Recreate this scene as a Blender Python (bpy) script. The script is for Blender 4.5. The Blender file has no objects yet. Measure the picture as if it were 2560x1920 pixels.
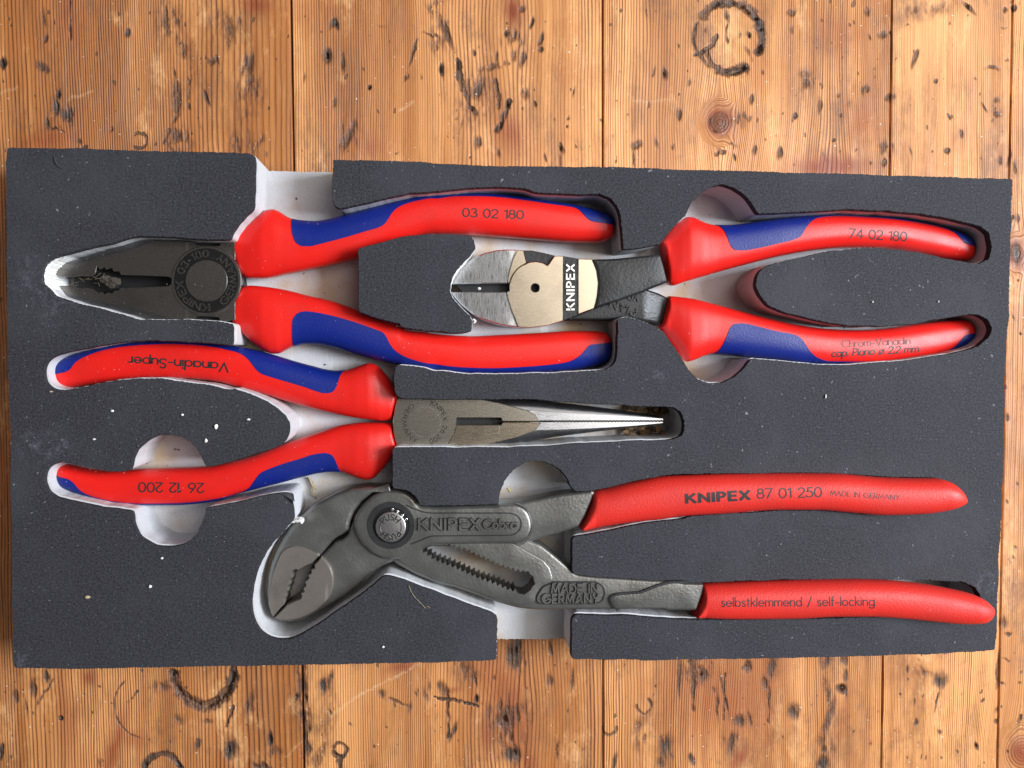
import bpy, math, random
import numpy as np
from mathutils import Vector, Matrix
from mathutils.geometry import delaunay_2d_cdt
from mathutils.bvhtree import BVHTree

random.seed(7)
rng = np.random.default_rng(7)
scene = bpy.context.scene
col = scene.collection
MM = 0.001

# ------------------------------------------------------------------ camera
F = 1973.0                                    # focal length in photograph pixels
d1 = np.array([24266., 202., F]); d2 = np.array([-571., 49365., F])
EX = d1 / np.linalg.norm(d1)
EY = d2 - EX * np.dot(d2, EX); EY /= np.linalg.norm(EY)
EN = np.cross(EX, EY)
TOP = 0.030                                   # height of the foam tray's top face
FLOOR = 0.011                                 # floor of its pockets
CAM = np.array([0., 0., TOP + 0.265])
cam = bpy.data.cameras.new('camera')
cam.sensor_width = 36.0
cam.lens = 36.0 * F / 2560.0
cam.clip_start = 0.01; cam.clip_end = 50
camo = bpy.data.objects.new('camera', cam); col.objects.link(camo)
W2C = np.stack([EX, -EY, -EN], axis=1)        # world -> image axes (x right, y down, z forward)
RB = np.diag([1., -1., -1.]) @ W2C            # world -> blender camera axes
m = Matrix([list(r) for r in RB.T]).to_4x4()
m.translation = Vector(CAM)
camo.matrix_world = m
scene.camera = camo

# ------------------------------------------------------------------ light
w = bpy.data.worlds.new('World'); scene.world = w; w.use_nodes = True
bg = w.node_tree.nodes['Background']
bg.inputs[0].default_value = (0.95, 0.90, 0.86, 1); bg.inputs[1].default_value = 0.11

def area(name, loc, target, size, energy, color, size_y=None):
    l = bpy.data.lights.new(name, 'AREA'); l.energy = energy; l.color = color
    l.shape = 'RECTANGLE'; l.size = size; l.size_y = size_y or size
    o = bpy.data.objects.new(name, l); col.objects.link(o); o.location = loc
    o.rotation_euler = (Vector(target) - Vector(loc)).to_track_quat('-Z', 'Y').to_euler()
    o['kind'] = 'helper'
    return o
area('window_light', (1.10, 0.10, 0.95), (0, 0, 0), 0.42, 36.0, (0.86, 0.93, 1.0), 0.65)
area('overhead_fill', (0.74, 0.34, 1.6), (0, 0, 0), 1.1, 13.0, (1.0, 0.93, 0.84))  # added warm fill, placed for its reflection in the metal faces
vs = scene.view_settings
vs.view_transform = 'Standard'; vs.look = 'None'; vs.exposure = 0.0; vs.gamma = 1.0
vs.use_curve_mapping = False
scene.cycles.use_denoising = True
scene.cycles.max_bounces = 8

# ------------------------------------------------------------------ helpers
def P(x, y, z):
    """point of the photograph (2560 x 1920) that lies at height z"""
    d = np.array([x - 1280., y - 960., F])
    wx, wy, wz = np.dot(d, EX), -np.dot(d, EY), -np.dot(d, EN)
    t = (z - CAM[2]) / wz
    return (CAM[0] + wx * t, CAM[1] + wy * t, z)

def to_px(X, Y, Z=0.0):
    p = np.stack([X - CAM[0], Y - CAM[1], np.zeros_like(X) + Z - CAM[2]], -1) @ W2C.T
    return p[..., 0] / p[..., 2] * F + 1280., p[..., 1] / p[..., 2] * F + 960.

S1 = 640 / 2212.; S2 = 960 / 2212.; S3 = 860 / 2212.; S4 = 920 / 2212.; SF = 2560 / 2212.
REG = {'A': (0, 350, S1), 'B': (540, 350, S1), 'C': (1080, 400, S1), 'D': (1600, 400, S2),
       'E': (0, 800, S1), 'G': (540, 800, S1), 'H': (1080, 900, S1), 'I': (600, 1150, S1),
       'J': (1080, 1200, S1), 'K': (1600, 1100, S2), 'F': (0, 0, SF),
       'U': (0, 0, S3), 'V': (820, 0, S3), 'W': (1640, 0, S4),
       'X': (0, 1600, S3), 'Y': (820, 1600, S3), 'Z': (1640, 1600, S4)}
def px(text):
    """'A 10,20 30,40 B 5,6' -> points in photograph pixels (letters pick the survey sheet)"""
    out = []; r = None
    for tok in text.split():
        if tok in REG: r = REG[tok]
        else:
            a, b = tok.split(',')
            out.append((r[0] + float(a) * r[2], r[1] + float(b) * r[2]))
    return out

def link(name, mesh, mat, parent=None, smooth=True, angle=35):
    o = bpy.data.objects.new(name, mesh); col.objects.link(o)
    if mat is not None: mesh.materials.append(mat)
    if parent is not None: o.parent = parent
    if smooth:
        mesh.shade_smooth(); mesh.set_sharp_from_angle(angle=math.radians(angle))
    return o

def mesh_from(name, v, f):
    me = bpy.data.meshes.new(name); me.from_pydata([tuple(p) for p in v], [], f); me.update()
    return me

def thing(name, label, cat, loc=(0, 0, 0), group=None):
    o = bpy.data.objects.new(name, None); col.objects.link(o)
    o.empty_display_size = 0.01
    o['label'] = label; o['category'] = cat
    if group: o['group'] = group
    return o

def resample(pts, step, closed=True):
    p = np.array(pts, float)
    if closed: p = np.vstack([p, p[:1]])
    d = np.hypot(*np.diff(p, axis=0).T); keep = np.r_[True, d > 1e-6]; p = p[keep]
    s = np.r_[0, np.cumsum(np.hypot(*np.diff(p, axis=0).T))]
    n = max(4, int(s[-1] / step))
    t = np.linspace(0, s[-1], n + 1)
    q = np.stack([np.interp(t, s, p[:, 0]), np.interp(t, s, p[:, 1])], 1)
    return q[:-1] if closed else q

def smooth_poly(pts, step=3.0, passes=2, closed=True):
    q = resample(pts, step, closed)
    for _ in range(passes):
        if closed: q = 0.25 * np.roll(q, 1, 0) + 0.5 * q + 0.25 * np.roll(q, -1, 0)
        else:
            r = q.copy(); r[1:-1] = 0.25 * q[:-2] + 0.5 * q[1:-1] + 0.25 * q[2:]; q = r
    return q

def signed_area(p):
    x, y = p[:, 0], p[:, 1]
    return 0.5 * np.sum(x * np.roll(y, -1) - y * np.roll(x, -1))

def inset(p, d):
    """move a closed loop inwards by d pixels (loop orientation decides which side is in)"""
    s = 1.0 if signed_area(p) > 0 else -1.0
    e = np.roll(p, -1, 0) - p; L = np.hypot(e[:, 0], e[:, 1])[:, None] + 1e-9; e = e / L
    n = np.stack([-e[:, 1], e[:, 0]], 1) * s
    b = n + np.roll(n, 1, 0)
    k = np.clip(np.sum(b * n, 1), 0.5, None)[:, None]
    return p + b / k * d

def in_poly(c, p):
    q = np.roll(p, -1, 0); k = (p[:, 1] > c[1]) != (q[:, 1] > c[1])
    xi = p[k, 0] + (c[1] - p[k, 1]) / (q[k, 1] - p[k, 1]) * (q[k, 0] - p[k, 0])
    return int(np.sum(xi > c[0])) % 2 == 1

def prism(name, loops, profile, mat, parent, zfun=None, cap_bottom=True, angle=35, shift=None, zref=None, hole_k=1.0):
    """loops: outer loop then holes (pixels); profile: list of (inset px, z) from the top down"""
    loops = [np.array(l, float) for l in loops]
    V = []; Fc = []; rings = []
    for k, (ins, z) in enumerate(profile):
        ring = []
        for j, l in enumerate(loops):
            q = inset(l, ins if j == 0 else -ins * hole_k) if abs(ins) > 1e-6 and (j == 0 or hole_k) else l
            if shift is not None: q = q + np.array(shift[k])
            idx = []
            for a, b in q:
                zz = z + (zfun(a, b) if zfun else 0.0)
                idx.append(len(V)); V.append((*P(a, b, (profile[0][1] if zref is None else zref) + (zfun(a, b) if zfun else 0.0))[:2], zz))
            ring.append((q, idx))
        rings.append(ring)
    top = [i for q, idx in rings[0] for i in idx]
    def cap(ring, up):
        flat = [i for q, idx in ring for i in idx]; ed = []; n0 = 0
        for q, idx in ring:
            n_ = len(idx); ed += [(n0 + k, n0 + (k + 1) % n_) for k in range(n_)]; n0 += n_
        r_ = delaunay_2d_cdt([Vector(V[i][:2]) * 1000 for i in flat], ed, [], 1, 1e-5)
        hl = [np.array([V[i][:2] for i in idx]) for q, idx in ring[1:]]
        mp = []
        for v, src in zip(r_[0], r_[3]):
            if src: mp.append(flat[src[0]])
            else:
                d = [(V[i][0] - v.x / 1000) ** 2 + (V[i][1] - v.y / 1000) ** 2 for i in flat]
                mp.append(len(V)); V.append((v.x / 1000, v.y / 1000, V[flat[d.index(min(d))]][2]))
        for f in r_[2]:
            f = [mp[i] for i in f]
            c_ = sum((np.array(V[i][:2]) for i in f), np.zeros(2)) / 3
            if any(in_poly(c_, h) for h in hl): continue
            if len(set(f)) == 3: Fc.append(tuple(f) if up else tuple(reversed(f)))
    cap(rings[0], True)
    if cap_bottom: cap(rings[-1], False)
    for k in range(len(rings) - 1):
        for j in range(len(loops)):
            a = rings[k][j][1]; b = rings[k + 1][j][1]; n = len(a)
            w_ = np.array([V[i][:2] for i in a]); ccw = signed_area(w_) > 0
            if j > 0: ccw = not ccw
            for i in range(n):
                i2 = (i + 1) % n
                Fc.append((a[i], b[i], b[i2], a[i2]) if ccw else (a[i], a[i2], b[i2], b[i]))
    return link(name, mesh_from(name, V, Fc), mat, parent, True, angle)

def rounded(zt, zb, r_mm, n=3, k=7.2):
    """profile with a quarter-round edge of radius r_mm, plus the straight side"""
    out = []
    for i in range(n + 1):
        a = math.pi / 2 * i / n
        out.append(((1 - math.sin(a)) * r_mm * k, zt - (1 - math.cos(a)) * r_mm * MM))
    out.append((0, zb))
    return out

def chamfer(zt, zb, c_mm, k=7.2):
    return [(c_mm * k, zt), (0, zt - c_mm * MM), (0, zb)]

def pchip(xq, x, y):
    x = np.array(x, float); y = np.array(y, float)
    o = np.argsort(x, kind='stable'); x = x[o]; y = y[o]
    for i in range(1, len(x)):
        if x[i] <= x[i - 1]: x[i] = x[i - 1] + 0.02
    h = np.diff(x); dl = np.diff(y) / h
    mm = np.zeros_like(x); mm[0] = dl[0]; mm[-1] = dl[-1]
    for i in range(1, len(x) - 1):
        if dl[i - 1] * dl[i] > 0:
            w1 = 2 * h[i] + h[i - 1]; w2 = h[i] + 2 * h[i - 1]
            mm[i] = (w1 + w2) / (w1 / dl[i - 1] + w2 / dl[i])
    xq = np.clip(xq, x[0], x[-1])
    i = np.clip(np.searchsorted(x, xq) - 1, 0, len(x) - 2)
    t = (xq - x[i]) / h[i]
    return ((2*t**3 - 3*t**2 + 1) * y[i] + (t**3 - 2*t**2 + t) * h[i] * mm[i]
            + (-2*t**3 + 3*t**2) * y[i+1] + (t**3 - t**2) * h[i] * mm[i+1])

def tube(name, path, rad, mat, parent=None, n=7):
    """path of world points, one radius per point"""
    path = [Vector(p) for p in path]; V = []; Fc = []
    for i, p in enumerate(path):
        t = (path[min(i+1, len(path)-1)] - path[max(i-1, 0)]).normalized()
        s = t.cross(Vector((0, 0, 1)))
        s = s.normalized() if s.length > 1e-6 else Vector((1, 0, 0))
        u = s.cross(t)
        r = rad[i] if hasattr(rad, '__len__') else rad
        for k in range(n):
            a = 2 * math.pi * k / n
            V.append(tuple(p + (s * math.cos(a) + u * math.sin(a)) * r))
    for i in range(len(path) - 1):
        for k in range(n):
            Fc.append((i*n+k, i*n+(k+1) % n, (i+1)*n+(k+1) % n, (i+1)*n+k))
    Fc.append(tuple(range(n))); Fc.append(tuple(range((len(path)-1)*n+n-1, (len(path)-1)*n-1, -1)))
    return link(name, mesh_from(name, V, Fc), mat, parent, True, 60)

# ------------------------------------------------------------------ materials
class NT:
    def __init__(s, name):
        s.m = bpy.data.materials.new(name); s.m.use_nodes = True
        s.t = s.m.node_tree; s.N = s.t.nodes; s.L = s.t.links
        s.b = s.N['Principled BSDF']; s.geo = None
    def node(s, kind, **kw):
        n = s.N.new(kind)
        for k, v in kw.items(): setattr(n, k, v)
        return n
    def put(s, sock, val):
        if isinstance(val, bpy.types.NodeSocket): s.L.new(val, sock)
        elif isinstance(val, (tuple, list)) and len(val) == 3 and sock.type == 'RGBA': sock.default_value = (*val, 1)
        else: sock.default_value = val
    def pos(s, scale=(1, 1, 1), rot=0.0):
        if s.geo is None: s.geo = s.node('ShaderNodeTexCoord')
        mp = s.node('ShaderNodeMapping'); s.L.new(s.geo.outputs['Object'], mp.inputs[0])
        mp.inputs['Scale'].default_value = scale; mp.inputs['Rotation'].default_value = (0, 0, rot)
        return mp.outputs[0]
    def noise(s, scale, detail=3, rough=0.55, vec=None, sc=(1, 1, 1), rot=0.0):
        n = s.node('ShaderNodeTexNoise')
        s.put(n.inputs['Vector'], vec if vec is not None else s.pos(sc, rot))
        n.inputs['Scale'].default_value = scale; n.inputs['Detail'].default_value = detail
        n.inputs['Roughness'].default_value = rough
        return n.outputs['Fac']
    def math(s, op, a, b=0.0, c=None, clamp=False):
        n = s.node('ShaderNodeMath', operation=op, use_clamp=clamp)
        s.put(n.inputs[0], a); s.put(n.inputs[1], b)
        if c is not None: s.put(n.inputs[2], c)
        return n.outputs[0]
    def remap(s, v, a, b, c=0.0, d=1.0, smooth=True):
        n = s.node('ShaderNodeMapRange'); n.interpolation_type = 'SMOOTHSTEP' if smooth else 'LINEAR'
        s.put(n.inputs[0], v)
        for i, q in enumerate((a, b, c, d)): s.put(n.inputs[i + 1], q)
        return n.outputs[0]
    def mix(s, f, a, b, mode='MIX'):
        n = s.node('ShaderNodeMix', data_type='RGBA', blend_type=mode)
        s.put(n.inputs[0], f); s.put(n.inputs[6], a); s.put(n.inputs[7], b)
        return n.outputs[2]
    def bump(s, h, strength=0.3, dist=0.0002, nrm=None):
        n = s.node('ShaderNodeBump'); n.inputs['Strength'].default_value = strength
        n.inputs['Distance'].default_value = dist
        s.put(n.inputs['Height'], h)
        if nrm is not None: s.L.new(nrm, n.inputs['Normal'])
        return n.outputs[0]
    def attr(s, name):
        n = s.node('ShaderNodeAttribute', attribute_name=name); return n.outputs['Fac']
    def spot(s, x, y, z, r0, r1):
        """1 near the table point under pixel x,y and 0 beyond r1 metres"""
        if s.geo is None: s.geo = s.node('ShaderNodeTexCoord')
        n = s.node('ShaderNodeVectorMath', operation='DISTANCE')
        s.L.new(s.geo.outputs['Object'], n.inputs[0]); n.inputs[1].default_value = P(x, y, z)
        return s.remap(n.outputs['Value'], r0, r1, 1.0, 0.0)
    def set(s, **kw):
        for k, v in kw.items(): s.put(s.b.inputs[k.replace('_', ' ')], v)
        return s.m

def plain(name, c, rough=0.5, metal=0.0, grain=900., amt=0.2, var=0.15, **kw):
    q = NT(name)
    n = q.noise(grain * 0.12, 4); f = q.noise(grain, 2)
    cc = q.mix(n, tuple(v * (1 - var) for v in c), tuple(min(1, v * (1 + var)) for v in c))
    return q.set(Base_Color=cc, Roughness=q.remap(n, 0.3, 0.7, rough - 0.06, rough + 0.06),
                 Metallic=metal, Normal=q.bump(f, amt, 0.0002), **kw)

def mat_grip(name, c, rough, grain, amt, dirt=0.10):
    q = NT(name)
    f = q.noise(grain, 2, 0.6); big = q.noise(60, 4, 0.6)
    cc = q.mix(q.remap(big, 0.35, 0.75), c, tuple(v * 0.86 for v in c))
    sp = q.noise(1300, 1, 0.5)
    cc = q.mix(q.math('MULTIPLY', q.remap(sp, 0.77, 0.80), 0.35), cc, (0.75, 0.6, 0.55))
    sm = q.noise(35, 5, 0.7, sc=(1, 3, 1))
    cc = q.mix(q.math('MULTIPLY', q.remap(sm, 0.60, 0.78), dirt), cc, (0.10, 0.05, 0.04))
    return q.set(Base_Color=cc, Roughness=q.remap(big, 0.3, 0.7, rough - 0.05, rough + 0.07),
                 Normal=q.bump(f, amt, 0.0003), Specular_IOR_Level=0.40)

RED = mat_grip('red_grip_plastic', (0.74, 0.014, 0.010), 0.36, 1900, 0.16, 0.16)
BLUE = mat_grip('blue_grip_rubber', (0.002, 0.014, 0.185), 0.44, 1500, 0.30, 0.2)
DIP = mat_grip('red_dipped_plastic', (0.68, 0.026, 0.018), 0.50, 1500, 0.40)
INK = plain('black_printing_ink', (0.018, 0.012, 0.012), 0.6)

def mat_print(name, c, wear):
    """worn print: specks of the grip show through"""
    q = NT(name); n = q.noise(2600, 2, 0.6); m2 = q.noise(260, 3, 0.6)
    a = q.remap(q.math('ADD', q.math('MULTIPLY', n, 0.6), q.math('MULTIPLY', m2, 0.4)), wear, wear + 0.10)
    return q.set(Base_Color=q.mix(a, (0.62, 0.03, 0.02), c), Roughness=0.55)
INK_WORN = mat_print('worn_black_ink', (0.02, 0.010, 0.012), 0.30)
INK_FAINT = mat_print('faint_grey_ink', (0.07, 0.02, 0.025), 0.34)

def mat_steel(name, c, rough, brush=None, metal=1.0, scratch=0.0, stain=0.3, aniso=0.0, con=0.16, rv=0.09):
    q = NT(name)
    sc = (1, 1, 1) if brush is None else ((1, 0.05, 1) if brush == 'y' else (0.05, 1, 1))
    f = q.noise(6500, 3, 0.65, sc=sc); f2 = q.noise(2600, 4, 0.7, sc=sc); big = q.noise(90, 5, 0.6)
    cc = q.mix(f2, tuple(v * (1 - con) for v in c), tuple(min(1, v * (1 + con)) for v in c))
    cc = q.mix(q.math('MULTIPLY', q.remap(big, 0.45, 0.75), stain), cc, tuple(v * 0.55 for v in c))
    if scratch > 0:
        for rot in (0.5, 1.9, 2.7):
            s_ = q.noise(420, 1, 0.5, sc=(1, 0.02, 1), rot=rot)
            g = q.noise(55, 2, 0.5)
            cc = q.mix(q.math('MULTIPLY', q.math('MULTIPLY', q.remap(s_, 0.71, 0.735), q.remap(g, 0.5, 0.6)), scratch), cc, (0.95, 0.9, 0.8))
    return q.set(Base_Color=cc, Metallic=metal, Roughness=q.remap(f, 0.3, 0.7, rough - rv, rough + rv),
                 Normal=q.bump(f, 0.22 if brush is None else (0.14 if brush == 'y' else 0.05), 0.0001), Anisotropic=aniso)

GOLD = mat_steel('ground_warm_steel', (0.50, 0.435, 0.345), 0.25, 'x', scratch=0.8, stain=0.35, con=0.04, rv=0.03)
GOLD2 = mat_steel('ground_dull_steel', (0.52, 0.485, 0.42), 0.26, 'x', scratch=0.6, stain=0.15, con=0.025, rv=0.02)
POLISH = mat_steel('polished_jaw_steel', (0.62, 0.63, 0.65), 0.30, 'y', stain=0.12)
POLISH2 = mat_steel('polished_nose_steel', (0.55, 0.56, 0.60), 0.26, 'x', stain=0.15)
NOSE = mat_steel('grey_nose_steel', (0.20, 0.20, 0.21), 0.32, 'x', stain=0.4)
BURNT = mat_steel('blackened_steel', (0.27, 0.255, 0.24), 0.30, None, stain=0.5, scratch=0.15)
BURNT2 = mat_steel('dark_ring_steel', (0.045, 0.045, 0.047), 0.45, None, stain=0.4)
BLACK = plain('black_oxide', (0.012, 0.012, 0.013), 0.5, 0.3)
FORGE = plain('black_forged_steel', (0.035, 0.035, 0.036), 0.42, 0.6, 1100, 0.6, 0.35)
LETTER = plain('bright_letter_steel', (0.80, 0.79, 0.76), 0.35, 0.6)
PHOS = plain('grey_phosphated_steel', (0.215, 0.212, 0.200), 0.36, 0.75, 1000, 0.45, 0.16)
PHOS_SHADE = plain('shaded_phosphated_steel', (0.035, 0.035, 0.037), 0.5, 0.4, 1000, 0.5, 0.2)  # darker copy of PHOS, paints shade into grooves, recess and letter edges
JAWPAD = mat_steel('ground_grip_face', (0.26, 0.23, 0.205), 0.34, None, metal=0.55, stain=0.6, scratch=0.15)
BUTTON = mat_steel('bright_button_steel', (0.60, 0.59, 0.60), 0.34, None, stain=0.25)
CHROME = mat_steel('bright_pin_steel', (0.85, 0.85, 0.85), 0.15, None, stain=0.0)

def mat_foam_skin():
    q = NT('charcoal_foam_skin')
    f = q.noise(1500, 3, 0.75); g = q.noise(420, 4, 0.65); b = q.noise(28, 5, 0.65)
    cc = q.mix(q.remap(f, 0.25, 0.75), (0.009, 0.0088, 0.0115), (0.052, 0.051, 0.062))
    cc = q.mix(q.math('MULTIPLY', q.remap(b, 0.42, 0.72), 0.60), cc, (0.050, 0.049, 0.060))
    sp = q.noise(1500, 1.0, 0.5)
    cc = q.mix(q.math('MULTIPLY', q.remap(sp, 0.735, 0.80), 0.35), cc, (0.30, 0.30, 0.34))
    sp2 = q.noise(620, 1.0, 0.5); reg = q.noise(14, 2, 0.5)
    cc = q.mix(q.math('MULTIPLY', q.math('MULTIPLY', q.remap(sp2, 0.755, 0.79), q.remap(reg, 0.45, 0.6)), 0.4), cc, (0.4, 0.4, 0.44))
    d = None
    for x, y, r in ((75, 665, 0.006), (88, 715, 0.011), (150, 760, 0.010), (130, 1120, 0.010), (85, 1110, 0.007),
                    (2460, 1450, 0.008), (1650, 935, 0.004), (60, 1650, 0.006)):
        s_ = q.spot(x, y, TOP, 0.0, r)
        d = s_ if d is None else q.math('MAXIMUM', d, s_)
    pat = q.noise(330, 5, 0.75)
    cc = q.mix(q.math('MULTIPLY', q.math('MULTIPLY', d, q.remap(pat, 0.45, 0.72)), 0.45), cc, (0.18, 0.18, 0.23))
    h = q.math('ADD', q.math('MULTIPLY', f, 0.6), q.math('MULTIPLY', g, 1.0))
    return q.set(Base_Color=cc, Roughness=0.78, Normal=q.bump(h, 0.6, 0.0004), Specular_IOR_Level=0.30)
SKIN = mat_foam_skin()

def mat_foam_white(name, stain, lo=1.0):
    q = NT(name)
    f = q.noise(1500, 3, 0.6); b = q.noise(38, 4, 0.6)
    cc = q.mix(f, tuple(v * lo for v in (0.66, 0.665, 0.70)), tuple(v * lo for v in (0.80, 0.805, 0.84)))
    cc = q.mix(q.math('MULTIPLY', q.remap(b, 0.46, 0.70), stain), cc, (0.50, 0.39, 0.27))
    sp = q.noise(520, 1.5, 0.5)
    cc = q.mix(q.math('MULTIPLY', q.remap(sp, 0.74, 0.77), min(1, stain * 1.6)), cc, (0.10, 0.08, 0.06))
    sc_ = q.noise(160, 3, 0.6, sc=(1, 0.12, 1), rot=0.7)
    cc = q.mix(q.math('MULTIPLY', q.remap(sc_, 0.62, 0.70), 0.35), cc, (0.86, 0.86, 0.86))
    return q.set(Base_Color=cc, Roughness=0.75, Normal=q.bump(f, 0.4, 0.0004), Specular_IOR_Level=0.3)
WHITE = mat_foam_white('white_foam_core', 0.15, 0.82)
BASE = mat_foam_white('soiled_white_foam', 1.0, 0.76)
DUST = plain('grey_foam_dust', (0.42, 0.42, 0.43), 0.8)
CRUMB = plain('white_foam_crumb', (0.80, 0.79, 0.77), 0.8)
STRAW = plain('straw_fibre', (0.40, 0.33, 0.21), 0.7)
CHIP = plain('brown_wood_chip', (0.15, 0.085, 0.038), 0.7, 0, 500, 0.4, 0.4)

# ------------------------------------------------------------------ the table top
def vnoise(x, y, seed, octaves=3):
    """smooth 2-D value noise, about -1..1"""
    out = np.zeros_like(x); amp = 1.0; tot = 0
    for o in range(octaves):
        g = np.random.default_rng(seed + o * 17).uniform(-1, 1, (64, 64))
        xi = np.floor(x).astype(int); yi = np.floor(y).astype(int)
        fx = x - xi; fy = y - yi
        fx = fx * fx * (3 - 2 * fx); fy = fy * fy * (3 - 2 * fy)
        a = g[yi % 64, xi % 64]; b = g[yi % 64, (xi + 1) % 64]
        c = g[(yi + 1) % 64, xi % 64]; d = g[(yi + 1) % 64, (xi + 1) % 64]
        out += amp * ((a * (1 - fx) + b * fx) * (1 - fy) + (c * (1 - fx) + d * fx) * fy)
        tot += amp; amp *= 0.5; x = x * 2.03 + 11.3; y = y * 2.03 + 5.7
    return out / tot * 1.6

def mat_wood():
    q = NT('worn_pine')
    ph = q.attr('phase'); dark = q.attr('dark'); red = q.attr('red'); pale = q.attr('pale'); tone = q.attr('tone')
    cl = q.attr('clarity')
    fib = q.noise(1600, 3, 0.6, sc=(1, 0.035, 1), rot=0.017)
    fib2 = q.noise(420, 4, 0.6, sc=(1, 0.05, 1), rot=0.017)
    wob = q.noise(120, 3, 0.6, sc=(1, 0.15, 1))
    blot = q.noise(30, 5, 0.65)
    phw = q.math('ADD', ph, q.math('MULTIPLY', q.math('SUBTRACT', wob, 0.5), 0.55))
    fr = q.math('FRACT', phw); idx = q.math('FLOOR', phw)
    wn = q.node('ShaderNodeTexWhiteNoise', noise_dimensions='1D'); q.put(wn.inputs['W'], idx)
    up = q.remap(fr, 0.25, 0.86); dn = q.remap(fr, 0.90, 1.0, 1.0, 0.0)
    line = q.math('MULTIPLY', up, dn)
    line = q.math('MULTIPLY', line, q.remap(wn.outputs['Value'], 0.0, 1.0, 0.38, 1.15, False))
    line = q.math('MULTIPLY', line, cl, clamp=True)
    early = q.mix(tone, (0.40, 0.140, 0.036), (0.82, 0.385, 0.138))
    late = q.mix(tone, (0.085, 0.021, 0.005), (0.21, 0.056, 0.014))
    cc = q.mix(line, early, late)
    cc = q.mix(q.math('MULTIPLY', q.remap(fib2, 0.40, 0.75), 0.34), cc, (0.34, 0.135, 0.045))
    cc = q.mix(q.math('MULTIPLY', q.remap(fib, 0.52, 0.80), 0.40), cc, (0.70, 0.42, 0.22))
    cc = q.mix(q.math('MULTIPLY', q.remap(blot, 0.48, 0.75), 0.50), cc, (0.40, 0.120, 0.028))
    gry = q.noise(60, 7, 0.75, sc=(1, 0.30, 1))
    cc = q.mix(q.math('MULTIPLY', q.remap(gry, 0.47, 0.70), 0.62), cc, (0.19, 0.078, 0.032))
    grm = q.noise(24, 7, 0.8, sc=(1, 0.5, 1))
    cc = q.mix(q.math('MULTIPLY', q.remap(grm, 0.52, 0.68), 0.62), cc, (0.14, 0.068, 0.040))
    wrn = q.noise(42, 6, 0.75, sc=(1, 0.4, 1), rot=0.3)
    cc = q.mix(q.math('MULTIPLY', q.remap(wrn, 0.53, 0.70), 0.60), cc, (0.85, 0.48, 0.215))
    cc = q.mix(q.math('MULTIPLY', red, 0.85, clamp=True), cc, q.mix(fib2, (0.15, 0.028, 0.010), (0.33, 0.08, 0.025)))
    cc = q.mix(q.math('MULTIPLY', pale, 0.75, clamp=True), cc, (0.80, 0.56, 0.34))
    # little pits and specks
    sp = q.noise(330, 1.5, 0.5, sc=(1, 0.6, 1))
    pit = q.remap(sp, 0.715, 0.75)
    cc = q.mix(q.math('MULTIPLY', pit, 0.75), cc, (0.085, 0.045, 0.025))
    brk = q.noise(520, 4, 0.7, sc=(1, 0.5, 1))
    dk = q.math('ADD', dark, q.math('MULTIPLY', q.math('SUBTRACT', brk, 0.5), q.remap(dark, 0.0, 0.30, 0.0, 1.1, False)))
    dkm = q.remap(dk, 0.16, 0.74)
    inner = q.mix(q.remap(brk, 0.3, 0.7), (0.008, 0.007, 0.009), (0.085, 0.060, 0.046))
    cc = q.mix(q.math('MULTIPLY', q.remap(dark, 0.0, 0.35), 0.62), cc, (0.17, 0.062, 0.026))
    dep = q.noise(75, 4, 0.7, sc=(1, 0.6, 1))
    cc = q.mix(q.math('MULTIPLY', dkm, q.remap(dep, 0.35, 0.62, 0.58, 0.97)), cc, inner)
    wsp = q.noise(900, 0.5, 0.5)
    cc = q.mix(q.math('MULTIPLY', q.remap(wsp, 0.79, 0.82), 0.6), cc, (0.85, 0.78, 0.68))
    h = q.math('ADD', q.math('MULTIPLY', line, -1.0), q.math('MULTIPLY', fib2, 0.6))
    h = q.math('SUBTRACT', h, q.math('MULTIPLY', pit, 0.8))
    h = q.math('SUBTRACT', h, q.math('MULTIPLY', dkm, q.math('ADD', brk, 0.6)))
    rough = q.remap(fib2, 0.3, 0.7, 0.42, 0.62)
    return q.set(Base_Color=cc, Roughness=rough, Normal=q.bump(h, 0.6, 0.00045), Specular_IOR_Level=0.35)
WOOD = mat_wood()

# knots: pixel x, y, radius px
KNOTS = [(1798, 306, 27), (2540, 634, 24), (2556, 1880, 36)]
WARPS = [(2078, 480, 60), (1285, 60, 40), (1305, 1790, 40), (1850, 1850, 40)]
B = []                                         # blobs: x, y, rx, ry, strength, turn
def blobs(sheet, rows, soft=False, ch='dark'):
    ox, oy, s = REG[sheet]
    for r in rows:
        x, y, a, b = r[:4]; st = r[4] if len(r) > 4 else 1.0; tn = r[5] if len(r) > 5 else 0.0
        B.append((ch, 'soft' if soft else 'hard', ox + x*s, oy + y*s, a*s, b*s, st, tn))
RNG = []                                       # rings: x, y, rx, ry, width, strength, a0, a1
def rings(sheet, rows):
    ox, oy, s = REG[sheet]
    for x, y, a, b, w_, st, a0, a1 in rows: RNG.append((ox + x*s, oy + y*s, a*s, b*s, w_*s, st, a0, a1))
STK = []                                       # strokes: points, width, strength
def stroke(pts, w_, st=1.0, ch='dark'): STK.append((ch, px(pts), w_, st))

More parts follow.
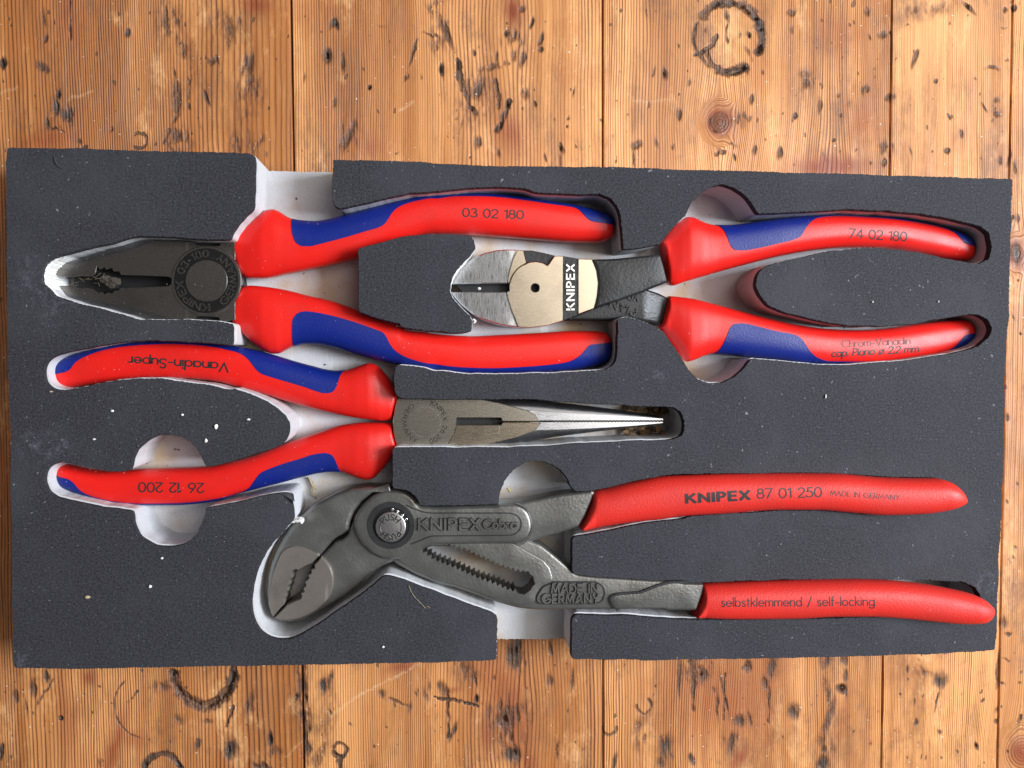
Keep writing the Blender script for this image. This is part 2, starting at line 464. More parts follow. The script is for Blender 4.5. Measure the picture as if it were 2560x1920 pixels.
blobs('U', [(20,408,25,28),(275,432,45,26,1,.3),(375,597,16,30),(365,690,20,45),(310,800,15,40),(345,832,40,10),(820,217,14,20),
  (715,830,14,25),(508,912,15,15),(540,945,25,12),(285,120,8,60,.7),(290,250,10,30,.8),(350,150,8,20,.7),(1365,390,34,26,.7),
  (1325,630,12,45,.8),(1075,843,18,12),(2100,360,28,45),(2145,150,20,35),(1960,490,10,30,.8),(2155,660,15,30,.6),(2200,920,15,60,.8),
  (58,125,8,9,.7),(740,715,6,6,.8),(955,520,7,7,.6),(1155,268,14,6,.8),(2060,205,6,6,.7),(1770,385,6,6,.7),(405,850,14,7,.8),(1120,480,8,40,.7),(1115,590,10,30,.8),(1210,690,12,22,.7),(1120,760,12,40,.7),(1605,410,12,50,.7),(1300,830,5,50,.4)])
blobs('U', [(440,750,40,85,.75),(1590,420,45,80,.5),(1140,640,45,120,.6),(1225,500,22,150,.5),(1090,140,80,150,.5),(1150,900,80,90,.6),(1500,915,60,70,.5),
  (1650,920,60,90,.6),(1450,180,150,120,.35),(1600,620,90,160,.4),(380,700,80,90,.35),(1180,330,60,100,.45)], True)
blobs('U', [(1640,30,95,55,.9),(300,900,160,60,.5),(440,80,40,220,.5),(1210,300,25,180,.4)], True, 'red')
blobs('V', [(40,155,24,30),(100,400,14,60,.9),(115,890,28,72,1,.2),(265,560,12,20),(545,340,12,70,.75),(730,440,12,35),(752,200,20,105,1,-.2),
  (680,230,62,9,.9),(505,495,10,25,.7),(960,580,42,55,1),(1200,235,28,30),(1150,220,15,15),(1190,360,20,30,.6),(1250,370,18,50,.8),(1310,145,10,28),
  (1365,250,13,40,.8,.5),(1365,320,15,20),(1270,600,22,33),(960,920,20,35),(1085,370,10,35,.8),(1500,950,15,28),(1540,770,8,10),
  (2165,470,14,35),(2090,470,12,30,.6),(1985,930,32,24),(1965,1010,6,60,.8),(2110,920,12,35,.6),(1880,70,10,18),(1250,55,18,20),(600,500,7,20,.7),(860,800,6,45,.6),
  (1395,1010,8,30,.8),(1095,985,10,30,.7),(1330,670,10,18,.8),(2045,90,6,30,.6),(1580,590,7,28,.6),(940,340,10,14,.8),(820,765,9,9,.6),(1445,310,7,10,.7),(345,165,30,10,.35),(1150,155,10,10,.8),(1855,650,6,6,.8),(1490,1030,5,50,.6)])
blobs('V', [(680,40,45,60,.7),(1060,425,90,22,.5),(720,230,60,110,.4),(950,620,120,180,.35),(140,840,70,120,.45),(1200,260,90,110,.3)], True)
blobs('V', [(1190,70,60,110,.8),(1180,860,80,160,.6),(260,950,90,80,.4)], True, 'red')
stroke('V 838,395 845,500 880,590 905,690 945,725', 24*S3, .9); stroke('V 1080,520 1105,620 1095,695', 24*S3, .95); stroke('V 1168,650 1130,740 1080,835', 24*S3)
blobs('W', [(425,110,12,45,.9),(425,180,6,60,.7),(555,210,12,15),(555,320,10,40,.7,-.4),(505,210,12,20,.6),(295,175,8,20,.6),(425,240,8,30,.6),(50,440,17,30),(135,685,14,28),(575,590,14,28,.9),(905,505,22,28),(985,630,11,40,.8),(838,697,17,19),(1110,690,15,11,.8),
  (1100,570,17,17,.6),(1160,625,14,28,.7),(1360,212,24,20,.9),(1410,190,10,14),(1405,588,27,19),(1370,980,14,24),(1560,345,13,44,.9,.35),(1880,45,44,13,1,.6),
  (2020,405,42,11,.9,.35),(2050,600,17,20),(2045,690,17,20),(2100,60,14,14),(2150,40,14,14),(1835,800,12,24,.9,-.5),(1745,900,17,17),(1760,695,14,12),
  (1535,920,6,36,.7),(2075,960,13,28,.9,-.4),(2125,950,10,40,.8),(1680,485,10,10,.8),(740,920,18,35,.7),(365,920,16,12),(400,918,18,13),(1070,840,10,10),(1270,70,20,22,.8,.7),(1245,540,10,30,.8),(1275,535,12,20,.8),
  (815,70,22,20,.7),(815,180,12,25,.6),(640,435,8,10,.8),(2110,365,10,12,.8),(1970,640,8,28,.8,-.3),(1310,420,10,10,.6),(1280,215,8,20,.7),(95,880,12,14,.7),(590,905,12,25,.7),(475,950,8,20,.8),(460,870,25,10,.5),(2160,1020,8,22,.8),(205,490,9,25,.6),(1005,935,12,20,.5),(1515,155,5,6,.6),(1950,950,6,8,.8),(990,508,10,10,.6),(535,690,14,30,.7),(570,715,10,20,.7),(490,740,12,12,.6),(2090,160,22,6,.6),(1920,470,10,10,.5),(1290,975,8,12,.8)])
blobs('W', [(905,480,60,70,.45),(1380,880,50,50,.5),(500,720,70,60,.35),(2050,650,30,80,.35),(1640,50,300,60,.22)], True)
blobs('W', [(1050,1000,230,70,.9),(380,720,110,120,.8),(1100,200,120,140,.35),(1250,700,60,300,.35)], True, 'red')
rings('W', [(432,222,203,205,34,1,-150,35),(432,222,203,210,38,.95,52,115),(432,222,205,205,18,.6,115,210)])
stroke('W 232,342 290,300 350,262 360,225', 20*S4, .95); stroke('W 300,300 330,370 360,400', 16*S4, .8)
rings('U', [(895,905,47,50,13,.75,-140,150)])
blobs('D', [(2165,540,34,60,.7),(2140,330,20,12,.8),(2180,330,14,22,.9),(2120,790,10,16,.8),(2150,900,6,30,.6),(2180,700,8,8,.7),(2120,1480,12,20,.8),(2190,1000,8,8,.8),(2160,40,10,30,.8)])
blobs('D', [(2165,540,60,100,.9)], True, 'red')
blobs('K', [(2110,355,10,14,.8),(2090,1050,30,30,.7),(2120,1120,18,14,.8),(2160,620,10,10,.6),(2180,250,8,8,.6),(2130,700,7,12,.6)])
blobs('X', [(100,360,17,34),(390,508,13,13,1.4),(1160,505,36,34,.7),(1270,670,20,40,.9,.2),(1480,700,34,55),(1605,400,22,80,.7),(1735,640,18,48,.9),(1775,715,42,26,.7),
  (2085,290,40,46),(2085,290,60,60,.5),(1900,370,9,28,.9),(215,310,18,55,.8,-.2),(300,240,18,40,.8),(168,440,6,60,.6),(1680,810,48,20),(635,300,8,8),(545,350,6,6),(590,468,6,6),(1148,595,7,7),(1335,705,16,14,.5),(210,470,6,6),(70,755,10,16,.8),(955,635,6,6),(240,400,6,30,.6),
  (1430,0,8,60,.7),(1620,440,18,25,.6),(5,720,14,50),(716,405,6,6,.8),(95,270,5,5,.8),(320,590,5,5,.8),(1330,520,30,14,.6),(640,790,14,30,.6),(2125,460,10,25,.7),(1825,420,7,7,.7),(660,760,10,10,.5)])
blobs('X', [(1950,350,34,600,.75),(1040,300,90,40,.4),(1480,690,60,80,.35),(2050,700,60,300,.3)], True)
blobs('X', [(570,240,45,50,.6),(735,700,50,260,.6),(430,500,60,400,.35),(850,640,90,60,.4)], True, 'red')
rings('X', [(1308,210,190,208,42,1,-10,190),(1040,860,120,128,26,.95,180,360),(960,420,225,220,9,.55,100,230)])
stroke('X 1495,430 1480,490 1450,555', 18*S3, .9); stroke('X 345,255 290,330 240,412', 5*S3, .8); stroke('X 885,330 820,405', 4*S3, .7); stroke('X 1500,180 1495,330', 26*S3, .8)
blobs('Y', [(1200,60,44,95),(1215,140,15,40),(1150,505,58,66),(1215,460,18,48),(1180,735,50,42,1,.2),(740,315,27,40),(955,380,14,24),(1035,465,15,60,.8),(895,190,24,52,.7),
  (945,250,8,50,.8),(1425,255,15,38),(1570,255,16,58,.6),(2010,530,30,80,.6,.4),(2160,700,20,80,.8),(2195,720,14,40,.7),(290,685,10,12),(800,590,14,60,.7),(1470,720,10,48,.8),(1430,60,12,50,.7),(1065,245,9,20,.8),
  (345,350,26,26,.6),(770,480,10,22,.9),(650,290,10,35,.6),(625,350,20,40,.5),(1540,460,9,16,.5),(1840,790,12,60,.7),(1110,410,8,14,.8),(5,270,16,60),(520,440,12,30,.8),(2140,790,30,40,.7),(140,545,10,10,.5),(570,350,8,30,.5),(375,560,6,6,.7),(505,590,6,6,.7)])
blobs('Y', [(1160,500,120,130,.6),(1170,640,90,160,.5),(880,180,80,90,.4),(2010,650,60,70,.3),(1215,120,60,80,.5)], True)
blobs('Y', [(1150,400,130,420,.75),(470,170,90,30,.6),(1020,600,40,160,.5),(800,330,60,20,.5),(1300,800,60,120,.5)], True, 'red')
rings('Y', [(1810,560,44,46,15,.7,-20,200),(2030,425,46,48,13,.6,-60,200),(75,705,42,44,17,.8,-180,180)])
rings('X', [(2180,705,40,45,13,.65,-120,160)])
stroke('Y 680,370 820,392 965,418', 13*S3, .95); stroke('Y 400,380 460,405 520,440', 12*S3, .8); stroke('Y 768,330 770,480 772,640', 9*S3, .9); stroke('Y 75,750 80,830', 20*S3, .8)
stroke('Y 560,165 380,265 180,370 0,500', 9*S3, .45, 'pale'); stroke('X 2212,440 2020,575 1800,790', 8*S3, .3, 'pale'); stroke('V 540,660 460,710', 14*S3, .4, 'pale'); stroke('V 1920,590 1960,640 2060,660 2180,640', 10*S3, .25, 'pale'); stroke('U 430,640 600,580', 12*S3, .25, 'pale'); stroke('U 0,600 110,560', 12*S3, .3, 'pale'); stroke('U 480,280 700,245', 6*S3, .4, 'red')
blobs('Z', [(140,200,14,120,.8),(550,155,24,30),(695,170,24,60),(655,260,20,40,.9),(505,485,34,34),(825,430,31,46,1.1),(1035,470,20,100),(1030,130,20,40,.8),(1130,125,18,22,.9),(1140,215,14,42,.9),
  (1115,295,26,24,1.5),(1710,240,42,40,.95),(1510,170,12,24,.7),(1560,490,12,24),(1685,370,5,62,.8),(1705,550,12,14,.6),(455,620,24,60,.8),(60,650,34,70,.7),(215,720,14,30),(1000,610,20,40,.8),(1000,740,38,40,.8),
  (2050,190,8,85),(2105,120,22,9,.9,.5),(2085,258,15,9,.9),(1925,640,11,20),(1965,365,10,13,.9),(2190,480,10,30),(2045,490,14,14,.7),(345,300,10,25,.7),(1605,190,12,14,.8),(1640,190,10,12,.6),(560,470,10,50,.7),(410,330,8,120,.8),(370,400,7,90,.7),(1335,432,6,6,.8),(1465,325,6,6,.8),(1290,630,8,10,.6),(1840,320,5,5,.8),(2150,70,6,6,.7),(2190,195,8,8,.8),(2110,675,7,10,.8),(520,345,7,7,.7),(1555,375,8,20,.5),(2045,420,16,16,.5),(2190,250,12,8,.9),(1145,320,6,40,.7)])
blobs('Z', [(250,180,70,70,.6),(1600,190,60,30,.4),(450,640,50,80,.4),(1010,680,60,90,.45),(690,160,40,80,.4),(1030,300,20,300,.35)], True)
blobs('Z', [(500,710,50,90,.9),(400,350,330,330,.5),(1010,100,40,120,.4),(2200,680,80,90,.9),(1080,600,30,300,.3)], True, 'red')
stroke('Z 205,130 225,250 220,420', 16*S4, .85); stroke('Z 415,200 405,480', 9*S4, .8); stroke('Z 545,280 575,420 565,560', 12*S4, .7, 'red'); stroke('Z 680,250 678,500', 9*S4, .7)
stroke('U 450,0 452,120 456,250', 5*S3, .9); stroke('U 1050,920 1075,850', 12*S3, .7)
ox_ = rng.uniform(0, 2560, 90); oy_ = np.where(rng.random(90) < 0.6, rng.uniform(0, 470, 90), rng.uniform(1590, 1920, 90))
for a_, b_ in zip(ox_, oy_): B.append(('dark', 'hard', a_, b_, rng.uniform(1.5, 3), rng.uniform(1.5, 5), rng.uniform(.3, .7), 0))

def wood_fields(U_, X, Y, seed):
    """U_: distance across the boards (m).  Returns phase, dark, red, pale, tone, clarity"""
    x, y = to_px(X, Y)
    u = U_ * 1000.0
    rc = u + 0.9 * vnoise(u * 0.02 + seed, Y * 9 + 3, seed + 1, 2) + 0.22 * vnoise(u * 0.3, Y * 60, seed + 5, 2)
    for kx, ky, r in KNOTS + WARPS:
        dx = x - kx; dy = (y - ky); R = r
        g = np.exp(-(dy / (3.2 * R)) ** 2) * np.exp(-np.abs(dx) / (3.6 * R))
        rc = rc - np.tanh(dx / (0.5 * R)) * g * R * (0.055 if r in (40, 60) else 0.13)
        if r in (40, 60): continue
        dist = np.hypot(dx, dy * 0.9) / R
        pk = P(kx, ky, 0); uk = (pk[0] - SLOPE * (YT - pk[1])) * 1000
        k = np.clip((2.1 - dist) / 1.0, 0, 1)
        rc = rc * (1 - k) + (uk + dist * R * 0.11) * k
    t = np.arange(-700, 700, 0.5)
    q = np.random.default_rng(seed + 40)
    fr = np.interp(t, np.arange(-700, 701, 22), q.uniform(0.30, 1.35, 64)) if seed < 3 else np.interp(t, np.arange(-700, 701, 22), q.uniform(0.6, 2.0, 64))
    ph = np.interp(rc, t, np.cumsum(fr) * 0.5)
    cl = np.clip(0.76 + 0.70 * vnoise(rc * 0.055, Y * 5, seed + 9, 3), 0.10, 1.1)
    tone = np.clip(0.52 + 0.60 * vnoise(rc * 0.05 + 3, Y * 7, seed + 21, 3) + 0.25 * vnoise(rc * 0.35, Y * 6, seed + 25, 2), 0, 1)
    tone = np.clip(tone + (-.22, -.02, .02, .22, .12)[seed - 1] + np.clip((x - 900) / 1660, -.5, 1) * 0.12, 0, 1)
    dark = np.zeros_like(x); red = np.zeros_like(x); pale = np.zeros_like(x)
    ch = {'dark': dark, 'red': red, 'pale': pale}
    jx = x + 3.4 * vnoise(x / 15, y / 24, 101, 4); jy = y + 7.0 * vnoise(x / 9, y / 34, 202, 4)
    smear = np.clip(0.86 + 0.42 * vnoise(x / 4.5, y / 45, 404, 3), 0.25, 1.25)
    for c, kind, bx, by, a, b, st, tn in B:
        e = 3.0 * max(a, b) + 8
        m_ = (np.abs(x - bx) < e) & (np.abs(y - by) < e)
        if not m_.any(): continue
        hsh = math.sin(bx * 12.9898 + by * 78.233); tn = tn + 0.30 * hsh; st = st * (0.92 + 0.16 * math.cos(bx * 3.1 + by))
        kj = 0.45 + 0.55 * abs(math.sin(by * 7.7 + bx))
        dx = jx[m_] * kj + x[m_] * (1 - kj) - bx; dy = jy[m_] * kj + y[m_] * (1 - kj) - by
        if tn: dx, dy = dx * math.cos(tn) + dy * math.sin(tn), -dx * math.sin(tn) + dy * math.cos(tn)
        d = np.hypot(dx / max(a, 2), dy / max(b, 2))
        v = st * 1.55 * np.exp(-d * d * 0.85) if kind == 'soft' else st * smear[m_] * np.clip(1.28 - 0.72 * d, 0, 1) ** 1.25
        if kind == 'soft' and c == 'dark': v = v * np.clip(0.55 + 0.7 * vnoise(x[m_] / 9, y[m_] / 26, 77, 3), 0, 1.3)
        ch[c][m_] = np.maximum(ch[c][m_], v)
    for rx, ry, a, b, w_, st, a0, a1 in RNG:
        m_ = (np.abs(x - rx) < a * 1.6 + 10) & (np.abs(y - ry) < b * 1.6 + 10)
        if not m_.any(): continue
        fz = np.clip(1.02 + 0.40 * vnoise(x[m_] / 17, y[m_] / 22, 515, 3), 0.5, 1.3)
        dx = jx[m_] * .4 + x[m_] * .6 - rx; dy = jy[m_] * .4 + y[m_] * .6 - ry
        an = np.degrees(np.arctan2(dy, dx))
        best = np.zeros(an.shape)
        for sft in (-360, 0, 360):
            best = np.maximum(best, np.clip((an + sft - a0) / 8, 0, 1) * np.clip((a1 - an - sft) / 8, 0, 1))
        rr = np.abs(np.hypot(dx / a, dy / b) - 1) * (a + b) / 2
        wv = w_ / 2 * (1 + 0.45 * vnoise(x[m_] / 13, y[m_] / 13, 55, 3))
        dark[m_] = np.maximum(dark[m_], st * 0.92 * fz * best * np.clip(1.38 - 0.66 * rr / np.maximum(wv, 1.2), 0, 1.1))
    for c, pts, w_, st in STK:
        P_ = np.array(pts); lo = P_.min(0) - 14 - w_; hi = P_.max(0) + 14 + w_
        m_ = (x > lo[0]) & (x < hi[0]) & (y > lo[1]) & (y < hi[1])
        if not m_.any(): continue
        q2 = np.stack([jx[m_] * .6 + x[m_] * .4, jy[m_] * .6 + y[m_] * .4], 1); best = np.full(len(q2), 1e9)
        for i in range(len(P_) - 1):
            ab = P_[i + 1] - P_[i]; tt = np.clip(((q2 - P_[i]) @ ab) / (ab @ ab), 0, 1)
            best = np.minimum(best, np.hypot(*(q2 - P_[i] - tt[:, None] * ab).T))
        wv = max(w_ / 2, 1.5) * (1 + 0.5 * vnoise(x[m_] / 16, y[m_] / 16, 66, 2))
        ch[c][m_] = np.maximum(ch[c][m_], st * smear[m_] * np.clip(1.5 - 0.8 * best / wv, 0, 1))
    for kx, ky, r in KNOTS[:1]:
        dist = np.hypot(x - kx, y - ky)
        red[:] = np.maximum(red, np.clip((r * 1.25 - dist) / 7 + .5, 0, 1.15))
        dark[:] = np.maximum(dark, 0.33 * np.clip((r * 1.0 - dist) / 5 + .3, 0, 1))
        dark[:] = np.maximum(dark, 0.8 * np.clip(1 - np.abs(dist - r * .95) / 4, 0, 1) * np.clip(vnoise(x / 12, y / 12, 9, 1) + .4, 0, 1))
    return ph, dark, red, pale, tone, cl

SLOPE = 0.0172                                 # the boards lie about a degree askew to the tray
YT = P(1280, 0, 0)[1]
table = bpy.data.objects.new('table', None); col.objects.link(table)
table['kind'] = 'structure'; table['label'] = 'worn pine table top of vertical boards under the foam tray'
edges = [-0.62, P(727, 0, 0)[0], P(1507, 0, 0)[0], P(2231, 0, 0)[0], P(2533, 0, 0)[0], 0.62]
ytop, ybot = P(1280, -60, 0)[1], P(1280, 1980, 0)[1]
yA, yB = P(1280, 470, 0)[1], P(1280, 1560, 0)[1]
STEP = 0.00042
for k in range(5):
    u0, u1 = edges[k] + 0.00016, edges[k + 1] - 0.00016
    vx0, vx1 = max(u0, P(-70, 0, 0)[0]), min(u1, P(2640, 0, 0)[0] + 0.004)
    us = np.linspace(vx0, vx1, max(8, int((vx1 - vx0) / STEP)))
    us = np.unique(np.r_[u0, u0 + 0.0003, us, u1 - 0.0003, u1])
    rows = [np.linspace(0.5, ytop, 10)[:-1]]
    n1 = int((ytop - yA) / STEP); n2 = int((yB - ybot) / STEP)
    mid = np.linspace(yA, yB, int((yA - yB) / (STEP * (1.6 if k in (0, 3, 4) else 14))))
    rows += [np.linspace(ytop, yA, n1)[:-1], mid[:-1], np.linspace(yB, ybot, n2)[:-1], np.linspace(ybot, -0.5, 10)]
    ys = np.concatenate(rows)
    UU, YY = np.meshgrid(us, ys)
    XX = UU + SLOPE * (YT - YY)
    ph, dark, red, pale, tone, cl = wood_fields(UU.ravel(), XX.ravel(), YY.ravel(), k + 1)
    z = -0.00035 * np.clip(dark, 0, 1) ** 1.2 + 0.00010 * vnoise(XX.ravel() * 60, YY.ravel() * 14, 300 + k, 2)
    z = np.minimum(z, 0.0)
    z[dark > 1.05] -= 0.0015
    Z_ = z.reshape(UU.shape)
    Z_[:, 0] -= 0.004; Z_[:, -1] -= 0.004; Z_[:, 1] -= 0.00008; Z_[:, -2] -= 0.00008
    nr, nc = UU.shape
    co = np.stack([XX.ravel(), YY.ravel(), Z_.ravel()], 1)
    i = np.arange(nr - 1)[:, None] * nc + np.arange(nc - 1)[None, :]
    fa = np.stack([i, i + nc, i + nc + 1, i + 1], -1).reshape(-1, 4)
    me = bpy.data.meshes.new('plank')
    me.vertices.add(len(co)); me.vertices.foreach_set('co', co.astype(np.float32).ravel())
    me.loops.add(fa.size); me.loops.foreach_set('vertex_index', fa.astype(np.int32).ravel())
    me.polygons.add(len(fa)); me.polygons.foreach_set('loop_start', np.arange(0, fa.size, 4, dtype=np.int32))
    me.update(calc_edges=True); me.validate()
    for nm, v in (('phase', ph), ('dark', dark), ('red', red), ('pale', pale), ('tone', tone), ('clarity', cl)):
        at = me.attributes.new(nm, 'FLOAT', 'POINT'); at.data.foreach_set('value', v.astype(np.float32))
    me.shade_smooth()
    o = link('plank', me, WOOD, table, smooth=False)
under = prism('table_underside', [[(-2400, -2400), (5000, -2400), (5000, 4400), (-2400, 4400)]], [(0, -0.005), (0, -0.03)], plain('dark_joint_wood', (0.03, 0.018, 0.01), 0.9), table, angle=30)

# ------------------------------------------------------------------ the foam tray
tray = thing('foam_tray', 'charcoal foam tool tray with white core and cut-out pockets holding four pliers', 'foam tray')
LEFT = px("""A 60,62 600,68 1300,92 2150,112 B 290,115 330,140 345,165 345,330 335,590 270,640 200,720 150,800 130,860
A 1900,862 1700,858 1400,835 1200,830 1100,850 900,905 700,950 520,995 430,1040 385,1090 360,1170 370,1240 430,1290 470,1340 520,1360
800,1440 1050,1505 1200,1548 1400,1550 1650,1552 1900,1570 2010,1585 E 2020,40 2015,130 2010,225 1900,205 1600,185 1300,176 1100,188 900,212 700,250
540,290 450,325 400,370 380,420 380,480 400,540 450,585 500,602 570,604 640,590 800,560 1000,520 1180,502 1400,508 1600,530 1800,560 2000,600
G 150,590 300,640 420,690 520,750 600,820 640,900 635,980 600,1050 560,1080 400,1140 200,1200 E 1950,1235 1800,1270 1770,1260 1740,1180 1690,1100
1620,1040 1550,1005 1460,990 1370,1000 1280,1040 1200,1110 1160,1190 1140,1290 1110,1300 1060,1312 960,1312 850,1295 700,1260 600,1242 520,1235
460,1245 410,1285 388,1350 395,1420 430,1490 500,1535 700,1580 900,1620 1150,1650 F 290,1130 305,1160 335,1178 370,1182 400,1175 425,1155 440,1120 444,1098
E 1840,1612 2000,1580 G 200,1570 400,1520 560,1490 630,1488 655,1510 660,1580 I 450,290 460,360 470,440 475,500 430,560 380,620 300,700 240,780 190,870
150,960 120,1080 105,1200 110,1300 130,1400 180,1480 250,1530 340,1555 430,1545 510,1515 620,1450 750,1370 900,1270 1050,1160 1150,1080 1240,1005 1290,1000
1400,1030 1600,1110 1850,1200 2050,1270 2190,1325 J 555,1165 562,1200 560,1380 555,1555 480,1565 0,1580 X 1700,168 1100,175 500,188 90,182 80,130 78,0
E 88,1400 92,1200 95,1000 75,800 65,400 60,0 A 50,400 48,200""")
RIGHT = px("""B 1010,172 1300,172 1800,190 C 0,30 400,45 1000,55 1600,62 D 0,45 600,62 1200,80 1700,97 2145,108 2147,200 2135,420 2125,900 2105,1150
K 2092,100 2092,200 2080,500 2065,800 2055,1100 2045,1210 1700,1235 1200,1247 600,1262 0,1270 J 1800,1552 1215,1553 1200,1500 1208,1300 1210,1200 1240,1165 1500,1168 1780,1178
K 60,1024 200,1032 600,1034 1000,1028 1400,1020 1750,1020 1900,1010 1955,970 1960,900 1930,850 1850,815 1740,813 1500,805 1200,800 800,805 360,820 J 2100,872 1900,865 1600,850 1400,835 1230,815
1205,790 1212,640 1214,500 1240,485 1500,445 1700,400 2000,355 2180,329 K 300,438 400,430 800,408 1000,405 1300,428 1600,428 1740,408 1800,370 1810,320 1780,260 1700,217
1400,213 1100,190 800,190 500,193 300,199 H 2180,988 2000,1000 1700,1060 1500,1110 1380,1130 1240,1140 1200,1100 1170,1030 1110,950 1040,905 950,875 880,870 800,885 720,930 650,1010
605,1100 580,1180 578,1240 400,1248 0,1262 I 1660,398 1560,390 1520,320 1460,270 1400,255 1330,250 1315,220 1315,100 G 1522,1300 1530,1110 1570,1105 1800,1100
H 0,758 700,755 1000,742 1300,720 1700,700 1950,690 2080,685 2160,650 2180,600 2180,520 2150,450 2090,410 2000,405 1600,390 1100,355 900,342 600,338 0,336 G 1700,677 1600,676 1550,640
1540,500 1550,400 1590,388 1800,410 H 0,90 300,118 600,122 1000,115 1300,98 1500,80 1560,40 1590,0 C 1600,1659 1605,1500 1605,1380 1640,1365 1700,1358 1800,1380 1900,1420 1960,1470
D 135,990 200,1080 240,1140 265,1180 290,1220 330,1260 400,1285 470,1280 540,1250 600,1200 640,1140 700,1145 800,1155 1000,1175 1200,1180 1500,1160 1800,1115 1950,1075
2010,1020 2025,970 2000,920 1950,890 1900,888 1800,905 1600,940 1400,955 1200,955 1000,920 850,880 740,840 690,780 668,720 680,660 710,625 760,600 900,565 1100,520 1300,505 1500,515
1700,550 1850,585 1950,598 2010,570 2030,500 2010,420 1960,385 1800,340 1600,308 1400,290 1200,283 900,300 680,310 650,260 600,200 540,160 480,140 420,150 350,190 300,240 260,320
180,400 110,490 C 1960,725 1860,750 1760,765 1650,775 1640,600 1630,480 1600,400 1540,330 1450,295 1300,298 1100,290 900,280 800,245 600,235 400,240 200,255 0,275
B 1700,455 1500,500 1300,545 1060,590 1020,560 1005,420 1010,300""")
ISLAND = px("""B 1235,930 1400,890 1600,840 1800,812 C 0,640 200,645 330,655 360,690 375,760 330,830 270,890 210,960 170,1020 155,1090 165,1150 190,1200 250,1270 330,1350 345,1400
340,1480 250,1495 150,1492 G 2000,105 1800,95 1550,50 B 1600,1600 1400,1545 1235,1490 1228,1450 1228,1200 1228,960""")
SKIN_T = 0.0022
def rough_edge(pts, seed):
    q = smooth_poly(pts, 2.6, 2)
    e = np.roll(q, -1, 0) - np.roll(q, 1, 0); L = np.hypot(*e.T)[:, None] + 1e-9; n = np.stack([-e[:, 1], e[:, 0]], 1) / L
    s = np.arange(len(q)) * 2.6
    saw = np.abs(((s / 11.5 + 0.4 * vnoise(s / 60, s * 0, seed, 1)) % 1) - 0.5) * 2 - 0.5
    j = 0.9 * saw + 0.7 * vnoise(s / 7, s * 0 + 3, seed + 1, 2) + 1.1 * vnoise(s / 55, s * 0 + 8, seed + 2, 2)
    return q + n * j[:, None]
outline = [(22, 370), (640, 392), (1500, 418), (2529, 448), (2505, 1100), (2488, 1400), (2486, 1622), (1800, 1646), (1240, 1650), (600, 1664), (39, 1670), (28, 1150), (16, 700)]
base = prism('base_layer', [inset(rough_edge(outline, 5), 2.0)], [(0, FLOOR), (0, 0.0005)], BASE, tray, zref=TOP, angle=40)
SH = lambda a, b: (a * 7.2, -b * 7.2)
def soft(q):
    for _ in range(8): q = 0.25 * np.roll(q, 1, 0) + 0.5 * q + 0.25 * np.roll(q, -1, 0)
    return q
for nm, pts, sd in (('foam_block', LEFT, 11), ('foam_block', RIGHT, 31), ('foam_block', ISLAND, 51)):
    q = rough_edge(pts, sd)
    core = prism(nm, [smooth_poly(q, 2.8, 6)], [(0, TOP - SKIN_T), (0, FLOOR)], WHITE, tray, zref=TOP,
                 shift=[SH(.18, .20), SH(.10, .10)], angle=50)
    sk = prism('top_layer', [q], [(0.9, TOP), (0, TOP - 0.0003), (0, TOP - SKIN_T)], SKIN, core, zref=TOP,
               shift=[(0, 0), (0, 0), soft(q) - q + np.array(SH(-.30, -.22))], angle=40)

def lump(name, x, y, z, r, mat, parent=None, squash=0.6, seed=0, n=10, m_=7):
    q = np.random.default_rng(seed); V = []; Fc = []
    cx, cy, _ = P(x, y, z); ax = q.uniform(.6, 1.4); tw = q.uniform(0, 3)
    for i in range(m_ + 1):
        t = math.pi * i / m_
        for k in range(n):
            a = 2 * math.pi * k / n + tw
            rr = r * q.uniform(.65, 1.2)
            lx, ly = math.sin(t) * math.cos(a) * rr * ax, math.sin(t) * math.sin(a) * rr / ax
            V.append((cx + lx, cy + ly, z + math.cos(t) * rr * squash))
    for i in range(m_):
        for k in range(n):
            Fc.append((i*n+k, (i+1)*n+k, (i+1)*n+(k+1) % n, i*n+(k+1) % n))
    return link(name, mesh_from(name, V, Fc), mat, parent, True, 25)

# torn white edge round the tip of the combination pliers
# a torn strip: solid ribbon with ragged top
def torn(name, path, width, z, seed, thick=0.004):
    q = np.random.default_rng(seed); pts = resample(path, 2.4, False); V = []; Fc = []; n = 7
    for i, (a, b) in enumerate(pts):
        t = pts[min(i + 1, len(pts) - 1)] - pts[max(i - 1, 0)]; t = t / (np.hypot(*t) + 1e-9); nn_ = np.array([-t[1], t[0]])
        env = min(1, 3.5 * i / len(pts) + .15, 3.5 * (len(pts) - 1 - i) / len(pts) + .15)
        for k in range(n):
            f = k / (n - 1) - .5
            p_ = np.array([a, b]) + nn_ * (f * width * env + q.uniform(-.9, .9))
            zz = z + (0.0009 * (1 - 4 * f * f) + q.uniform(-.5, .5) * 0.0005)
            V.append(P(p_[0], p_[1], zz))
    for i in range(len(pts) - 1):
        for k in range(n - 1): Fc.append((i*n+k, i*n+k+1, (i+1)*n+k+1, (i+1)*n+k))
    L0 = len(V)
    V += [(v[0], v[1], v[2] - thick) for v in V[:L0]]
    for i in range(len(pts) - 1):
        for k in (0, n - 1):
            a0, a1 = i*n+k, (i+1)*n+k
            Fc.append((a0, a1, a1 + L0, a0 + L0))
    Fc.append(tuple(range(n)) + tuple(L0 + k for k in range(n - 1, -1, -1)))
    e0 = (len(pts) - 1) * n
    Fc.append(tuple(e0 + k for k in range(n)) + tuple(L0 + e0 + k for k in range(n - 1, -1, -1)))
    return link(name, mesh_from(name, V, Fc), CRUMB, tray, True, 30)
torn('torn_edge', px('A 560,1010 480,1035 425,1072 395,1110 378,1160 375,1200 395,1248 440,1290 475,1335 520,1358'), 17, TOP - 0.0024, 4, 0.012)
